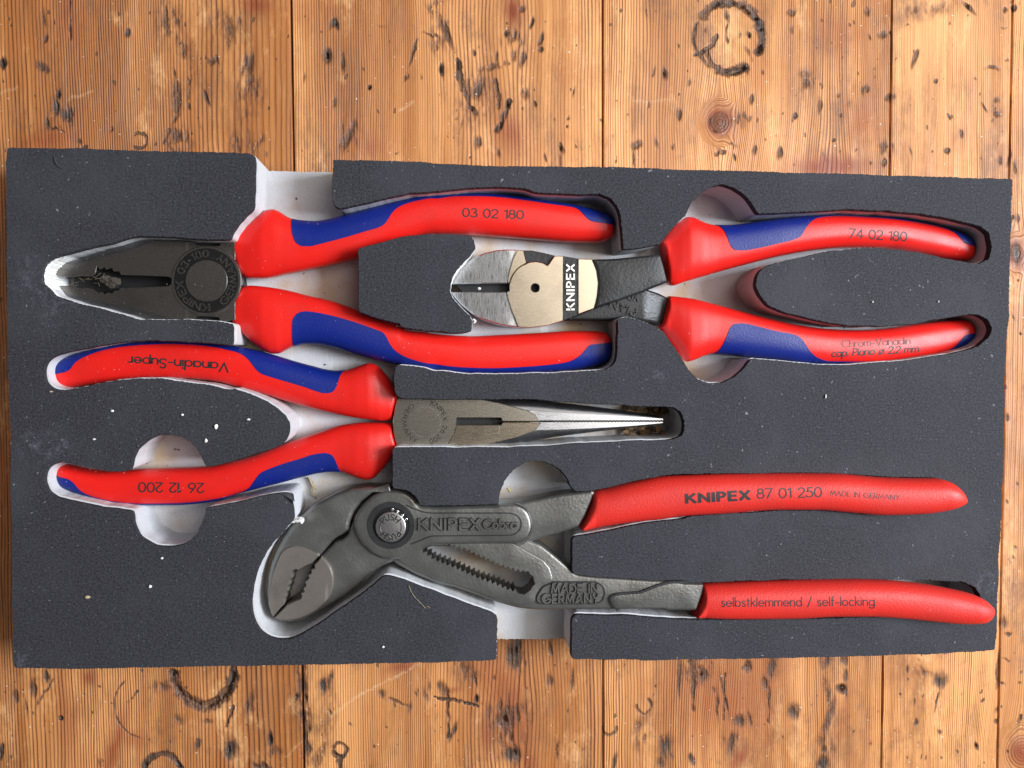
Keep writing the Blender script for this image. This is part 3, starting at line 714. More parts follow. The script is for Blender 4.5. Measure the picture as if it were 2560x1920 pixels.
torn('torn_edge', px('C 345,815 300,862 255,905 210,962 180,1015 163,1070 160,1110'), 6, TOP - 0.0012, 6)
torn('torn_edge', px('I 440,545 475,525 525,530 535,552'), 9, TOP - 0.0010, 8)
torn('torn_edge', px('C 345,1390 360,1375 375,1395 358,1412'), 6, TOP - 0.0030, 9)
# a crescent-shaped cut in the skin
cp = resample(px('A 466,128 470,165 485,200 510,232 545,252'), 4, False)
tube('cut_flap', [P(a, b, TOP + 0.00008) for a, b in cp], [0.00034 * math.sin(math.pi * (i + .6) / (len(cp) + .2)) + 0.00004 for i in range(len(cp))], SKIN, tray)

# ------------------------------------------------------------------ stroke lettering
def arc(cx, cy, rx, ry, a0, a1):
    n = max(4, int(abs(a1 - a0) / 14))
    return [(cx + rx * math.cos(math.radians(a0 + (a1 - a0) * i / n)), cy + ry * math.sin(math.radians(a0 + (a1 - a0) * i / n))) for i in range(n + 1)]
def o_(x=.28): return arc(x, .31, .28, .31, 0, 360)
GL = {
 ' ': (.30, []), '-': (.36, [[(.02, .33), (.34, .33)]]), '/': (.42, [[(0, -.1), (.42, 1.05)]]), '.': (.06, [[(.03, 0), (.03, .05)]]), ',': (.1, [[(.06, .06), (0, -.16)]]),
 'K': (.62, [[(0, 0), (0, 1)], [(.58, 1), (.02, .45)], [(.18, .6), (.62, 0)]]), 'N': (.68, [[(0, 0), (0, 1), (.68, 0), (.68, 1)]]), 'I': (.02, [[(.01, 0), (.01, 1)]]),
 'P': (.5, [[(0, 0), (0, 1)] + arc(.24, .73, .26, .27, 90, -90) + [(0, .46)]]), 'E': (.48, [[(.48, 1), (0, 1), (0, 0), (.48, 0)], [(0, .52), (.44, .52)]]),
 'X': (.62, [[(0, 0), (.62, 1)], [(0, 1), (.62, 0)]]), 'M': (.84, [[(0, 0), (.12, 1), (.42, .1), (.72, 1), (.84, 0)]]), 'A': (.76, [[(0, 0), (.38, 1), (.76, 0)], [(.13, .33), (.63, .33)]]),
 'D': (.68, [[(.24, 0), (0, 0), (0, 1), (.24, 1)] + arc(.24, .5, .44, .5, 90, -90)]), 'G': (.9, [arc(.48, .5, .48, .5, 42, 330) + [(.92, .44), (.55, .44)]]),
 'R': (.54, [[(0, 0), (0, 1)] + arc(.24, .73, .26, .27, 90, -90) + [(0, .46)], [(.22, .46), (.54, 0)]]), 'Y': (.64, [[(0, 1), (.32, .48), (.64, 1)], [(.32, .48), (.32, 0)]]),
 'C': (.82, [arc(.5, .5, .5, .5, 48, 312)]), 'V': (.7, [[(0, 1), (.35, 0), (.7, 1)]]), 'S': (.52, [arc(.26, .75, .22, .25, 30, 270) + arc(.26, .25, .26, .25, 90, -150)]),
 'U': (.56, [[(0, 1), (0, .3)] + arc(.28, .3, .28, .3, 180, 360) + [(.56, 1)]]), 'H': (.6, [[(0, 0), (0, 1)], [(.6, 0), (.6, 1)], [(0, .5), (.6, .5)]]), 'O': (1., [arc(.5, .5, .5, .5, 0, 360)]),
 '0': (.58, [arc(.29, .5, .29, .5, 0, 360)]), '1': (.26, [[(.02, .84), (.24, 1), (.24, 0)]]), '2': (.54, [arc(.27, .73, .26, .27, 165, -38) + [(0, 0), (.56, 0)]]),
 '3': (.54, [arc(.26, .76, .22, .24, 150, -90) + arc(.26, .26, .28, .26, 90, -150)]), '4': (.6, [[(.45, 0), (.45, 1), (0, .26), (.62, .26)]]), '5': (.54, [[(.5, 1), (.16, 1), (.08, .56)] + arc(.24, .32, .3, .32, 115, -150)]),
 '6': (.58, [arc(.29, .3, .29, .3, 0, 360), [(.06, .46), (.4, 1)]]), '7': (.54, [[(0, 1), (.54, 1), (.14, 0)]]), '8': (.56, [arc(.28, .76, .22, .24, 0, 360), arc(.28, .27, .28, .27, 0, 360)]),
 'a': (.56, [o_(), [(.56, .62), (.56, 0)]]), 'b': (.56, [o_(), [(0, 1.04), (0, 0)]]), 'c': (.48, [arc(.28, .31, .28, .31, 48, 312)]), 'd': (.56, [o_(), [(.56, 1.04), (.56, 0)]]),
 'e': (.56, [[(.02, .33), (.56, .33)] + arc(.28, .31, .28, .31, 3, 318)]), 'f': (.28, [[(.1, 0), (.1, .86)] + arc(.26, .86, .16, .18, 180, 80), [(0, .62), (.28, .62)]]),
 'g': (.56, [o_(), [(.56, .62), (.56, -.06)] + arc(.28, -.06, .28, .24, 0, -150)]), 'h': (.48, [[(0, 0), (0, 1.04)], [(0, .38)] + arc(.24, .38, .24, .24, 180, 0) + [(.48, 0)]]),
 'i': (.04, [[(.02, 0), (.02, .62)], [(.02, .84), (.02, .9)]]), 'k': (.42, [[(0, 0), (0, 1.04)], [(.38, .62), (.02, .3)], [(.12, .38), (.42, 0)]]), 'l': (.02, [[(.01, 0), (.01, 1.04)]]),
 'm': (.8, [[(0, 0), (0, .62)], [(0, .42)] + arc(.2, .42, .2, .2, 180, 0) + [(.4, 0)], [(.4, .42)] + arc(.6, .42, .2, .2, 180, 0) + [(.8, 0)]]),
 'n': (.48, [[(0, 0), (0, .62)], [(0, .38)] + arc(.24, .38, .24, .24, 180, 0) + [(.48, 0)]]), 'o': (.56, [o_()]), 'p': (.56, [o_(), [(0, .62), (0, -.34)]]),
 'r': (.3, [[(0, 0), (0, .62)], [(0, .4)] + arc(.2, .42, .2, .2, 180, 60)]), 's': (.36, [arc(.18, .465, .15, .155, 30, 270) + arc(.18, .155, .18, .155, 90, -150)]),
 't': (.28, [[(.12, 0), (.12, .86)], [(0, .62), (.28, .62)]]), 'u': (.48, [[(0, .62), (0, .24)] + arc(.24, .24, .24, .24, 180, 360) + [(.48, .62), (.48, 0)]]),
 '\u00f8': (.6, [arc(.3, .31, .28, .31, 0, 360), [(0, -.06), (.6, .68)]]),
}
def ribbons(text, track):
    """[(polyline, closed)] in letter units, and the total width"""
    out = []; x = 0
    for c in text:
        wd, st = GL[c]
        for p in st: out.append([(x + a, b) for a, b in p])
        x += wd + track
    return out, x - track

def letter_mesh(name, polylines, place, weight, height, mat, parent, lift=0.00006):
    """place(u, v) -> (point, normal); flat ribbon letters of real thickness `height`"""
    V = []; Fc = []
    for pl in polylines:
        fine = [pl[0]]
        big = weight > 1.0                      # outlines given in pixels
        for a_, b_ in zip(pl[:-1], pl[1:]):
            n_ = 1 if big else max(1, int(math.hypot(b_[0] - a_[0], b_[1] - a_[1]) / 0.13))
            fine += [(a_[0] + (b_[0] - a_[0]) * k / n_, a_[1] + (b_[1] - a_[1]) * k / n_) for k in range(1, n_ + 1)]
        pl = np.array(fine, float)
        closed = np.hypot(*(pl[0] - pl[-1])) < 1e-6
        n = len(pl); base = len(V)
        t = np.zeros_like(pl)
        t[1:-1] = pl[2:] - pl[:-2]; t[0] = pl[1] - (pl[-2] if closed else pl[0]); t[-1] = (pl[1] if closed else pl[-1]) - pl[-2]
        L = np.hypot(t[:, 0], t[:, 1])[:, None] + 1e-9; t = t / L
        nv = np.stack([-t[:, 1], t[:, 0]], 1) * weight / 2
        # widen sharp corners
        for i in range(1, n - 1):
            a = pl[i] - pl[i-1]; b = pl[i+1] - pl[i]
            cs = np.dot(a, b) / (np.hypot(*a) * np.hypot(*b) + 1e-9)
            nv[i] *= min(1.5, 1 / max(.66, math.sqrt(max(0, (1 + cs) / 2))))
        if not closed:
            pl = pl.copy(); pl[0] -= t[0] * weight * .35; pl[-1] += t[-1] * weight * .35
        for i in range(n):
            for s in (1, -1):
                p, nm = place(*(pl[i] + s * nv[i]))
                p = Vector(p); nm = Vector(nm)
                V.append(tuple(p + nm * (lift + height))); V.append(tuple(p - nm * 0.0001))
        for i in range(n - 1):
            a = base + 4 * i; b = a + 4
            Fc += [(a, a + 2, b + 2, b), (a, b, b + 1, a + 1), (a + 2, a + 3, b + 3, b + 2)]
        if not closed:
            Fc += [(base, base + 1, base + 3, base + 2)]
            e = base + 4 * (n - 1); Fc += [(e, e + 2, e + 3, e + 1)]
    return link(name, mesh_from(name, V, Fc), mat, parent, True, 30)

def surf_placer(objs):
    trees = []
    for o in objs:
        me = o.data; trees.append(BVHTree.FromPolygons([v.co[:] for v in me.vertices], [p.vertices[:] for p in me.polygons]))
    def hit(x, y):
        d = np.array([x - 1280., y - 960., F]); dv = Vector((np.dot(d, EX), -np.dot(d, EY), -np.dot(d, EN))).normalized()
        best = None
        for t in trees:
            h = t.ray_cast(Vector(CAM), dv)
            if h[0] is not None and (best is None or h[3] < best[2]): best = (h[0], h[1], h[3])
        if best is None: return P(x, y, TOP), Vector((0, 0, 1))
        n = best[1] if best[1].z > 0 else -best[1]
        return best[0], n
    return hit
def flat_placer(z, zfun=None):
    return lambda x, y: (P(x, y, z + (zfun(x, y) if zfun else 0)), (0, 0, 1))

def text(name, s, a, b, cap, put, mat, parent, weight=.11, height=0.0, track=.16, slant=0.0, flip=False, wobble=0.0):
    """lettering whose baseline runs from pixel a to pixel b, cap height `cap` px; flip: up points the other way"""
    pl, wd = ribbons(s, track)
    a = np.array(a, float); b = np.array(b, float); d = (b - a); L = np.hypot(*d); d = d / L
    up = np.array([d[1], -d[0]])
    sx = L / wd
    def place(u, v):
        p = a + d * (u * sx + v * slant * cap) + up * v * cap
        return put(p[0], p[1])
    return letter_mesh(name, pl, place, weight, height, mat, parent)
def ring_text(name, s, c, r, cap, a0, a1, put, mat, parent, weight=.14, height=0.0, outward=True):
    """letters round a circle from angle a0 to a1 (image degrees, clockwise positive)"""
    pl, wd = ribbons(s, .25)
    def place(u, v):
        an = math.radians(a0 + (a1 - a0) * u / wd)
        rr = r + (v - .5) * cap * (1 if outward else -1)
        return put(c[0] + rr * math.cos(an), c[1] + rr * math.sin(an))
    return letter_mesh(name, pl, place, weight, height, mat, parent)

# ------------------------------------------------------------------ moulded grips
class Grip:
    def __init__(s, outer, inner, zc, hz, n=2.7, tip=5.0, tip_side='max', blunt=1.6):
        s.o = px(outer); s.i = px(inner); s.zc = zc; s.hz = hz; s.n = n
        s.x0 = min(p[0] for p in s.o + s.i); s.x1 = max(p[0] for p in s.o + s.i)
        s.tip = tip; s.tip_side = tip_side; s.blunt = blunt
    def yo(s, x): return pchip(x, [p[0] for p in s.o], [p[1] for p in s.o])
    def yi(s, x): return pchip(x, [p[0] for p in s.i], [p[1] for p in s.i])
    def half(s, x):
        """half thickness in metres at pixel x"""
        f = (x - s.x0) / (s.x1 - s.x0)
        if s.tip_side == 'min': f = 1 - f
        h = pchip(np.atleast_1d(f), [a for a, b in s.hz], [b for a, b in s.hz]) * MM
        L = (s.x1 - s.x0) * 0.145
        dt = (1 - f) * L; df = f * L
        kt = np.sqrt(np.clip(1 - (1 - np.clip(dt / s.tip, 0, 1)) ** 2, 0, 1))
        kf = 0.62 + 0.38 * np.sqrt(np.clip(1 - (1 - np.clip(df / s.blunt, 0, 1)) ** 2, 0, 1))
        return np.maximum(h * kt * kf, 0.0002)
    def z(s, x): return s.zc(x) if callable(s.zc) else s.zc + 0 * x
    def ring(s, x, th, grow=0.0):
        yo, yi = float(s.yo(np.array([x]))[0]), float(s.yi(np.array([x]))[0])
        z = float(s.z(x)); h = float(s.half(np.array([x]))[0]) + grow
        mid = (yo + yi) / 2; hw = (yo - yi) / 2; hw += np.sign(hw if hw else 1) * grow / 0.000145
        c = np.cos(th); si = np.sin(th); e = 2 / s.n
        y = mid + hw * np.sign(c) * np.abs(c) ** e
        zz = z + h * np.sign(si) * np.abs(si) ** e
        out = []
        for a, b in zip(y, zz):
            q = P(x, a, z); out.append((q[0], q[1], b))
        return out
    def build(s, name, mat, parent, N=150, M=44):
        t = np.linspace(0, 1, N); xs = s.x0 + (s.x1 - s.x0) * (0.5 - 0.5 * np.cos(math.pi * (0.12 * t + 0.88 * t)))
        xs = np.unique(np.r_[xs, np.linspace(s.x0, s.x1, N)])
        th = np.linspace(0, 2 * math.pi, M, endpoint=False)
        V = []; Fc = []
        for x in xs: V += s.ring(x, th)
        for i in range(len(xs) - 1):
            for k in range(M): Fc.append((i*M+k, i*M+(k+1) % M, (i+1)*M+(k+1) % M, (i+1)*M+k))
        Fc.append(tuple(range(M))); Fc.append(tuple(range((len(xs)-1)*M+M-1, (len(xs)-1)*M-1, -1)))
        me = mesh_from(name, V, Fc)
        o = link(name, me, mat, parent, True, 55); s.obj = o
        import bmesh
        bm = bmesh.new(); bm.from_mesh(me); bmesh.ops.recalc_face_normals(bm, faces=bm.faces[:]); bm.to_mesh(me); bm.free()
        return o
    def inlay(s, name, border, mat, parent, N=170, M=26, grow=0.00016):
        b = px(border); bx = [p[0] for p in b]; by = [p[1] for p in b]
        xa, xb = max(min(bx), s.x0 + .3), min(max(bx), s.x1 - .2)
        xs = np.linspace(xa, xb, N); ends = np.linspace(0, 1, 26) ** 2
        xs = np.unique(np.r_[xs, xa + ends * 22, xb - ends * 12])
        V = []; Fc = []
        yb = pchip(xs, bx, by)
        for x, y in zip(xs, yb):
            yo, yi = float(s.yo(np.array([x]))[0]), float(s.yi(np.array([x]))[0])
            mid = (yo + yi) / 2; hw = (yo - yi) / 2
            v = np.clip((y - mid) / hw if abs(hw) > 1e-6 else 1, -0.98, 0.9995)
            tb = math.acos(np.sign(v) * abs(v) ** (s.n / 2))
            th = np.linspace(tb, -tb, M)
            r = s.ring(x, th, grow); r0 = s.ring(x, th[[0, -1]], -0.0003)
            V += [r0[0]] + r + [r0[1]]
        K = M + 2
        for i in range(len(xs) - 1):
            for k in range(K - 1): Fc.append((i*K+k, i*K+k+1, (i+1)*K+k+1, (i+1)*K+k))
        me = mesh_from(name, V, Fc)
        o = link(name, me, mat, parent, True, 50); s.inlay_obj = o
        return o

HZ = [(0, 4.5), (.03, 5.2), (.06, 6.05), (.085, 6.5), (.11, 6.45), (.14, 6.2), (.18, 6.0), (.4, 6.2), (1, 5.8)]
ZG = FLOOR + 0.0068

# ------------------------------------------------------------------ combination pliers
cp_ = thing('combination_pliers', 'combination pliers with blackened jaws and open red-blue handles, tip pointing left, upper left', 'pliers')
g1 = Grip('B 160,860 200,810 300,720 400,640 450,608 500,603 550,620 620,665 680,690 760,702 860,708 960,695 1060,670 1200,635 1400,580 1600,530 1800,490 C 120,308 400,295 600,305 800,330 1000,360 1200,390 1400,440 1500,475 1560,515 1578,560 1583,600',
          'B 160,860 168,950 195,1080 235,1170 300,1195 400,1195 600,1160 800,1120 1000,1080 1180,1032 1400,945 1600,875 C 0,640 300,645 600,668 900,692 1200,714 1400,717 1500,702 1560,660 1583,600', ZG, HZ)
g2 = Grip('B 165,1580 G 200,75 280,160 370,230 440,275 490,292 540,290 600,262 690,222 780,206 880,209 1000,232 1200,292 1400,345 1550,378 1700,405 1900,435 H 0,96 300,118 600,120 900,108 1200,86 1400,52 1500,10 1543,-40 1557,-90',
          'B 165,1580 178,1450 205,1320 235,1275 300,1258 400,1265 600,1295 800,1345 1000,1390 1220,1470 1400,1545 1600,1605 G 1600,65 1800,105 2000,130 C 345,1522 600,1510 900,1495 1200,1478 1400,1478 1480,1490 1530,1525 1556,1590 H 1557,-90', ZG, HZ)
IN1 = 'B 668,684 672,720 682,800 700,870 730,915 780,938 840,938 900,925 1000,900 1150,860 1300,815 1430,775 1470,750 1500,710 1530,660 1580,610 1650,575 1750,548 1900,530 C 0,355 200,335 400,335 600,345 800,370 1000,400 1150,420 1220,435 1260,465 1290,500 1330,540 1380,560 1450,568 1580,585'
IN2 = 'G 682,224 684,150 690,20 B 710,1530 750,1498 800,1488 870,1495 1000,1520 1200,1575 G 1400,90 1450,110 1480,140 1510,200 1550,255 1620,305 1720,345 1850,375 2000,395 H 0,30 250,60 500,68 800,55 1000,38 1150,15 1250,-35 1290,-75 C 1340,1600 1420,1590 1550,1578'
for g, inl in ((g1, IN1), (g2, IN2)):
    o = g.build('grip', RED, cp_); g.inlay('grip_inlay', inl, BLUE, o)
text('lettering', '03 02 180', px('C 265,488')[0], px('C 788,510')[0], 72 * S1, surf_placer([g1.obj]), INK_WORN, g1.obj, .135, 0, .15)

ZJ = FLOOR + 0.0115                              # top of the jaws
UPJ = px("""A 2032,882 1905,880 1900,915 1690,910 1680,880 1300,868 1240,868 1100,900 850,980 560,1070 515,1098 470,1122 474,1165 560,1178 640,1183 700,1172 760,1180 820,1165
838,1090 862,1122 880,1108 900,1095 915,1122 935,1108 965,1105 980,1135 1030,1132 1040,1165 1065,1165 1250,1170 1455,1180 1500,1215 2032,1215""")
LOJ = px("""A 2032,1552 1905,1570 1890,1530 1700,1520 1680,1545 1500,1550 1200,1546 800,1432 540,1357 500,1312 490,1262 560,1258 640,1264 700,1285 760,1275 820,1300
850,1322 880,1310 905,1338 930,1310 965,1328 985,1300 1020,1305 1040,1276 1250,1272 1455,1262 1500,1222 2032,1222""")
prism('jaw', [resample(UPJ, 5)], chamfer(ZJ, FLOOR + .001, .12), BURNT, cp_)
prism('jaw', [resample(LOJ, 5)], chamfer(ZJ, FLOOR + .001, .12), BURNT, cp_)
# bevelled flanks of the jaws
prism('jaw_bevel', [resample(px('A 560,1068 850,978 1100,898 1240,866 1320,868 1180,930 900,1005 640,1075'), 6)], [(0, ZJ + .00012), (0, ZJ - .001)], NOSE, cp_, zfun=lambda x, y: 0)
prism('jaw_bevel', [resample(px('A 505,1318 545,1358 800,1433 1200,1547 1500,1551 1320,1490 1000,1425 760,1372 600,1335'), 6)], [(0, ZJ + .00012), (0, ZJ - .001)], NOSE, cp_)
prism('joint_core', [resample(px('A 640,1120 1500,1120 2100,1180 2110,1270 1500,1310 640,1310'), 8)], [(0, ZJ - .0065), (0, FLOOR + .0005)], BLACK, cp_)
prism('joint_core', [resample(px('A 1660,850 1920,850 1920,930 1660,930'), 8)], [(0, ZJ - .003), (0, FLOOR + .0008)], BLACK, cp_)
prism('joint_core', [resample(px('A 1660,1505 2040,1520 2045,1580 1660,1560'), 8)], [(0, ZJ - .003), (0, FLOOR + .0009)], BLACK, cp_)
cc_ = px('A 1782,1215')[0]
circ = lambda c, r, n=64: [(c[0] + r * math.cos(2 * math.pi * i / n), c[1] + r * math.sin(2 * math.pi * i / n)) for i in range(n)]
prism('pivot_washer', [circ(cc_, 88)], chamfer(ZJ + .0007, ZJ - .002, .3), BURNT, cp_)
prism('pivot_ring', [circ(cc_, 81), circ(cc_, 53)[::-1]], [(0, ZJ + .00085), (0, ZJ)], BURNT2, cp_)
pin = prism('pivot_pin', [circ(cc_, 53)], chamfer(ZJ + .0013, ZJ, .25), BURNT, cp_)
rp = flat_placer(ZJ + .00088)
ring_text('lettering', 'KNIPEX', cc_, 67, 17, 84, 178, rp, BURNT, pin, .13, .0003)
ring_text('lettering', '03-180', cc_, 67, 17, 196, 274, rp, BURNT, pin, .13, .0003)
ring_text('lettering', 'GERMANY', cc_, 67, 17, 56, -64, rp, BURNT, pin, .13, .0003, outward=False)
# bits of fibre caught in the jaws
TUFT = plain('dull_fibre', (0.16, 0.125, 0.08), 0.8)
fb = thing('fibre_tuft', 'tuft of brownish fibres caught in the jaws of the blackened combination pliers', 'fibre')
q_ = np.random.default_rng(12)
for k in range(12):
    x0 = 178 + q_.uniform(0, 65); y0 = 350 + 352 + q_.uniform(-12, 12); an = q_.uniform(-.5, .5) + (math.pi if q_.random() < .4 else 0); L = q_.uniform(8, 26)
    pts = [(x0 + L * t * math.cos(an + t * q_.uniform(-.6, .6)), y0 + L * t * math.sin(an + q_.uniform(-.4, .4))) for t in (0, .35, .7, 1)]
    tube('fibre', [P(a, b, ZJ - .0005 + q_.uniform(-.001, .0007)) for a, b in pts], 0.00007, TUFT, fb, 4)
for k in range(4):
    lump('fluff', 268 + q_.uniform(-24, 18), 350 + 350 + q_.uniform(-10, 12), ZJ - .0015, q_.uniform(.0012, .0022), plain('dusty_fluff', (0.05, .04, .03), .9, 0, 900, .6, .4) if k == 0 else bpy.data.materials['dusty_fluff'], fb, .7, 40 + k)

# ------------------------------------------------------------------ side cutters
dc = thing('side_cutters', 'side cutters with bright oval cutting head and brass-toned joint, red-blue handles, upper right', 'cutters')
h1 = Grip('D 120,480 180,400 240,345 265,331 290,331 320,343 370,365 430,378 500,380 580,372 700,355 850,335 1000,325 1100,322 1250,328 1400,335 1600,365 1750,400 1850,435 1895,465 1910,500 1914,528',
          'D 120,480 134,560 148,660 163,718 185,724 250,705 400,660 600,605 800,555 1000,520 1200,504 1400,507 1600,537 1750,567 1850,582 1890,577 1908,555 1914,528', ZG, HZ)
h2 = Grip('D 118,965 170,1040 220,1110 255,1155 270,1162 300,1155 360,1130 420,1115 480,1118 600,1130 750,1145 950,1170 1100,1178 1250,1180 1500,1160 1700,1125 1850,1075 1900,1045 1914,990',
          'D 118,965 130,910 145,840 160,784 200,787 300,800 400,825 550,865 700,905 900,950 1100,975 1250,980 1400,972 1600,945 1750,928 1850,923 1888,935 1908,962 1914,990', ZG, HZ)
IN3 = 'D 428,378 450,410 470,460 490,510 520,532 560,532 650,518 750,495 850,470 885,450 910,410 940,375 980,350 1040,337 1150,332 1300,340 1500,362 1650,385 1720,405 1760,430 1785,460 1810,490 1850,502 1912,512'
IN4 = 'D 420,1115 440,1080 465,1020 485,970 510,948 550,945 650,965 750,990 850,1010 885,1030 910,1065 940,1105 990,1140 1060,1158 1250,1160 1450,1150 1600,1130 1700,1110 1750,1085 1790,1040 1820,1010 1870,1000 1912,996'
for g, inl in ((h1, IN3), (h2, IN4)):
    o = g.build('grip', RED, dc); g.inlay('grip_inlay', inl, BLUE, o)
text('lettering', '74 02 180', px('D 1205,447')[0], px('D 1535,467')[0], 51 * S2, surf_placer([h1.obj]), INK_WORN, h1.obj, .135, 0, .15)
sp_ = surf_placer([h2.obj])
text('lettering', 'Chrom-Vanadin', px('D 1165,1079')[0], px('D 1557,1059')[0], 40 * S2, sp_, INK_FAINT, h2.obj, .11, 0, .14)
text('lettering', 'cap. Piano \u00f8 2,2 mm', px('D 1103,1134')[0], px('D 1603,1106')[0], 40 * S2, sp_, INK, h2.obj, .15, 0, .14, slant=.2)

ZC = FLOOR + 0.0125
c0 = px('C 893,1105')[0]; R0 = 222 * S1
def parc(a0, a1, r=R0, n=18): return [(c0[0] + r * math.cos(math.radians(a0 + (a1 - a0) * i / n)), c0[1] + r * math.sin(math.radians(a0 + (a1 - a0) * i / n))) for i in range(n + 1)]
gap = 1.4
fall = lambda x, y: -0.00012 * max(0, (1268 - x)) / 12
UPC = px('C 165,1072 168,1045 200,980 260,910 350,850 450,805 560,778 650,772 735,775 700,850 672,940 655,1010 650,1066')
prism('cutting_jaw', [resample(UPC, 5)], chamfer(ZC, FLOOR + .002, .35), POLISH, dc, zfun=fall)
LOC = px('C 168,1140 400,1140 642,1138 648,1180 678,1280 716,1380 742,1445 600,1425 450,1380 350,1330 250,1250 190,1180')
prism('cutting_jaw', [resample(LOC, 5)], chamfer(ZC, FLOOR + .002, .35), POLISH, dc, zfun=fall)
prism('jaw_shoulder', [px('C 738,775 790,780 816,888') + parc(252, 190, R0 + gap) + px('C 655,1060 660,1010 677,940 704,850')], chamfer(ZC, FLOOR + .002, .2), GOLD, dc)
PIV = parc(174, 248, R0) + px('C 840,884 900,878 960,890 1000,915 1060,827 1135,829 1133,1388 1000,1430 860,1447 747,1445 721,1380 683,1280 653,1180 648,1138')
prism('pivot_face', [resample(PIV, 5), circ(c0, 36 * S1, 28)[::-1]], chamfer(ZC, FLOOR + .002, .2), GOLD, dc)
prism('joint_core', [resample(px('C 185,1050 300,1000 640,1000 800,900 900,1000 1000,1000 1000,1300 700,1200 300,1180'), 6)], [(0, ZC - .004), (0, FLOOR + .003)], BLACK, dc)
prism('joint_recess', [resample(px('C 788,781 860,781 960,801 1062,826 1002,917 960,892 900,880 840,886 816,890'), 5)], chamfer(ZC - .0013, FLOOR + .002, .2), FORGE, dc)
band = prism('name_band', [resample(px('C 1136,830 1260,851 1260,1335 1134,1388'), 5)], [(0, ZC - .0005), (0, FLOOR + .002)], FORGE, dc)
text('lettering', 'KNIPEX', px('C 1226,1292')[0], px('C 1226,908')[0], 64 * S1, flat_placer(ZC - .0005), LETTER, band, .19, .0005, .34)
prism('joint_face', [resample(px('C 1262,852 1384,856 1420,950 1436,1060 1425,1180 1402,1283 1262,1334'), 4)], chamfer(ZC, FLOOR + .002, .25), GOLD, dc)
prism('handle_arm', [smooth_poly(px('C 1386,857 1500,855 1600,850 1800,830 1975,813 2010,930 2038,1056 1800,1150 1600,1220 1404,1283 1427,1180 1438,1060 1422,950'), 4, 1)], rounded(ZC - .0004, FLOOR + .002, .9), FORGE, dc)
arm2 = prism('handle_arm', [smooth_poly(px('C 1170,1384 1200,1352 1430,1262 1850,1115 1960,1150 2050,1195 2030,1330 1985,1430 1880,1395 1640,1365 1550,1384'), 4, 1)], rounded(ZC - .0026, FLOOR + .002, .8), FORGE, dc, zfun=lambda x, y: -0.0018 * max(0., min(1., (x - 1612) / 40.)))
pnl = prism('name_panel', [smooth_poly(px('C 1490,1272 1600,1228 1740,1168 1785,1160 1805,1190 1790,1260 1772,1330 1745,1345 1640,1315'), 4, 2)], [(0, ZC - .00245), (0, ZC - .004)], BURNT2, arm2)
text('lettering', 'PIAN', px('C 1768,1290')[0], px('C 1560,1210')[0], 62 * S1, flat_placer(ZC - .00245), FORGE, pnl, .20, .0004, .28)
text('lettering', 'VD', px('C 1786,1176')[0], px('C 1700,1160')[0], 46 * S1, flat_placer(ZC - .00245), FORGE, pnl, .20, .0004, .28)

# ------------------------------------------------------------------ needle-nose pliers
nn_ = thing('needle_nose_pliers', 'needle-nose pliers with long straight grey jaws pointing right, red-blue handles at left', 'pliers')
n1 = Grip('E 473,470 478,420 520,370 600,320 700,285 850,245 1050,205 1250,185 1500,182 1700,190 G 0,208 200,235 350,265 500,305 700,365 850,405 950,430 1040,440 1110,435 1200,410 1270,385 1320,372 1370,380 1430,430 1500,510 1545,590 1568,680',
          'E 473,470 490,530 540,570 600,588 700,575 900,542 1100,516 1300,502 1500,500 1700,510 1900,535 G 200,580 400,632 600,695 800,752 1000,800 1200,840 1350,860 1440,870 1515,864 1535,800 1555,735 1568,680', ZG, HZ, tip_side='min')
n2 = Grip('E 498,1300 508,1360 550,1420 650,1470 800,1520 950,1560 1100,1582 1300,1592 1500,1590 1700,1580 G 34,1550 200,1495 400,1440 560,1400 750,1350 900,1315 1000,1305 1090,1308 1150,1330 1230,1360 1300,1375 1350,1370 1400,1330 1480,1240 1540,1150 1568,1095',
          'E 498,1300 505,1258 522,1240 600,1255 750,1285 900,1300 1100,1297 1250,1288 1450,1280 1750,1268 1950,1237 G 300,1180 500,1105 700,1030 900,965 1100,905 1300,885 1450,885 1515,893 1535,960 1555,1040 1568,1095', ZG, HZ, tip_side='min')
IN5 = 'E 480,475 560,462 640,445 685,415 710,375 760,335 830,300 950,260 1100,232 1300,215 1500,208 1700,215 G 34,238 130,260 200,275 260,300 310,335 350,380 390,430 430,460 500,485 650,530 800,575 900,610 960,625 1010,622 1045,600 1070,550 1085,490 1112,436'
IN6 = 'E 500,1310 560,1330 640,1345 690,1370 720,1400 750,1440 800,1480 900,1520 1050,1550 1250,1568 1500,1565 1700,1552 G 34,1525 150,1502 214,1482 270,1458 320,1425 360,1375 390,1335 420,1300 480,1270 600,1225 750,1180 880,1140 960,1130 1010,1140 1045,1175 1065,1230 1085,1290 1098,1309'
for g, inl in ((n1, IN5), (n2, IN6)):
    o = g.build('grip', RED, nn_); g.inlay('grip_inlay', inl, BLUE, o)
text('lettering', 'Vanadin-Super', px('E 1974,374')[0], px('E 1113,316')[0], 78 * S1, surf_placer([n1.obj]), INK, n1.obj, .15, 0, .17)
text('lettering', '26 12 200', px('E 1760,1412')[0], px('E 1200,1405')[0], 80 * S1, surf_placer([n2.obj]), INK, n2.obj, .14, 0, .17)
ZN = FLOOR + 0.0115
body = prism('joint_face', [resample(px('G 1562,682 1620,682 H 0,340 430,340 600,376 830,437 895,475 925,530 640,528 605,528 600,500 212,500 208,560 G 2076,910 2070,940 2050,1000 2000,1078 1562,1090 1535,980 1528,880 1545,760'), 4)], chamfer(ZN, FLOOR + .001, .2), GOLD2, nn_)
prism('joint_face', [resample(px('H 214,562 600,562 605,540 640,540 945,541 900,605 750,665 480,730 133,732 180,660 205,600'), 4)], chamfer(ZN, FLOOR + .001, .2), GOLD, nn_)
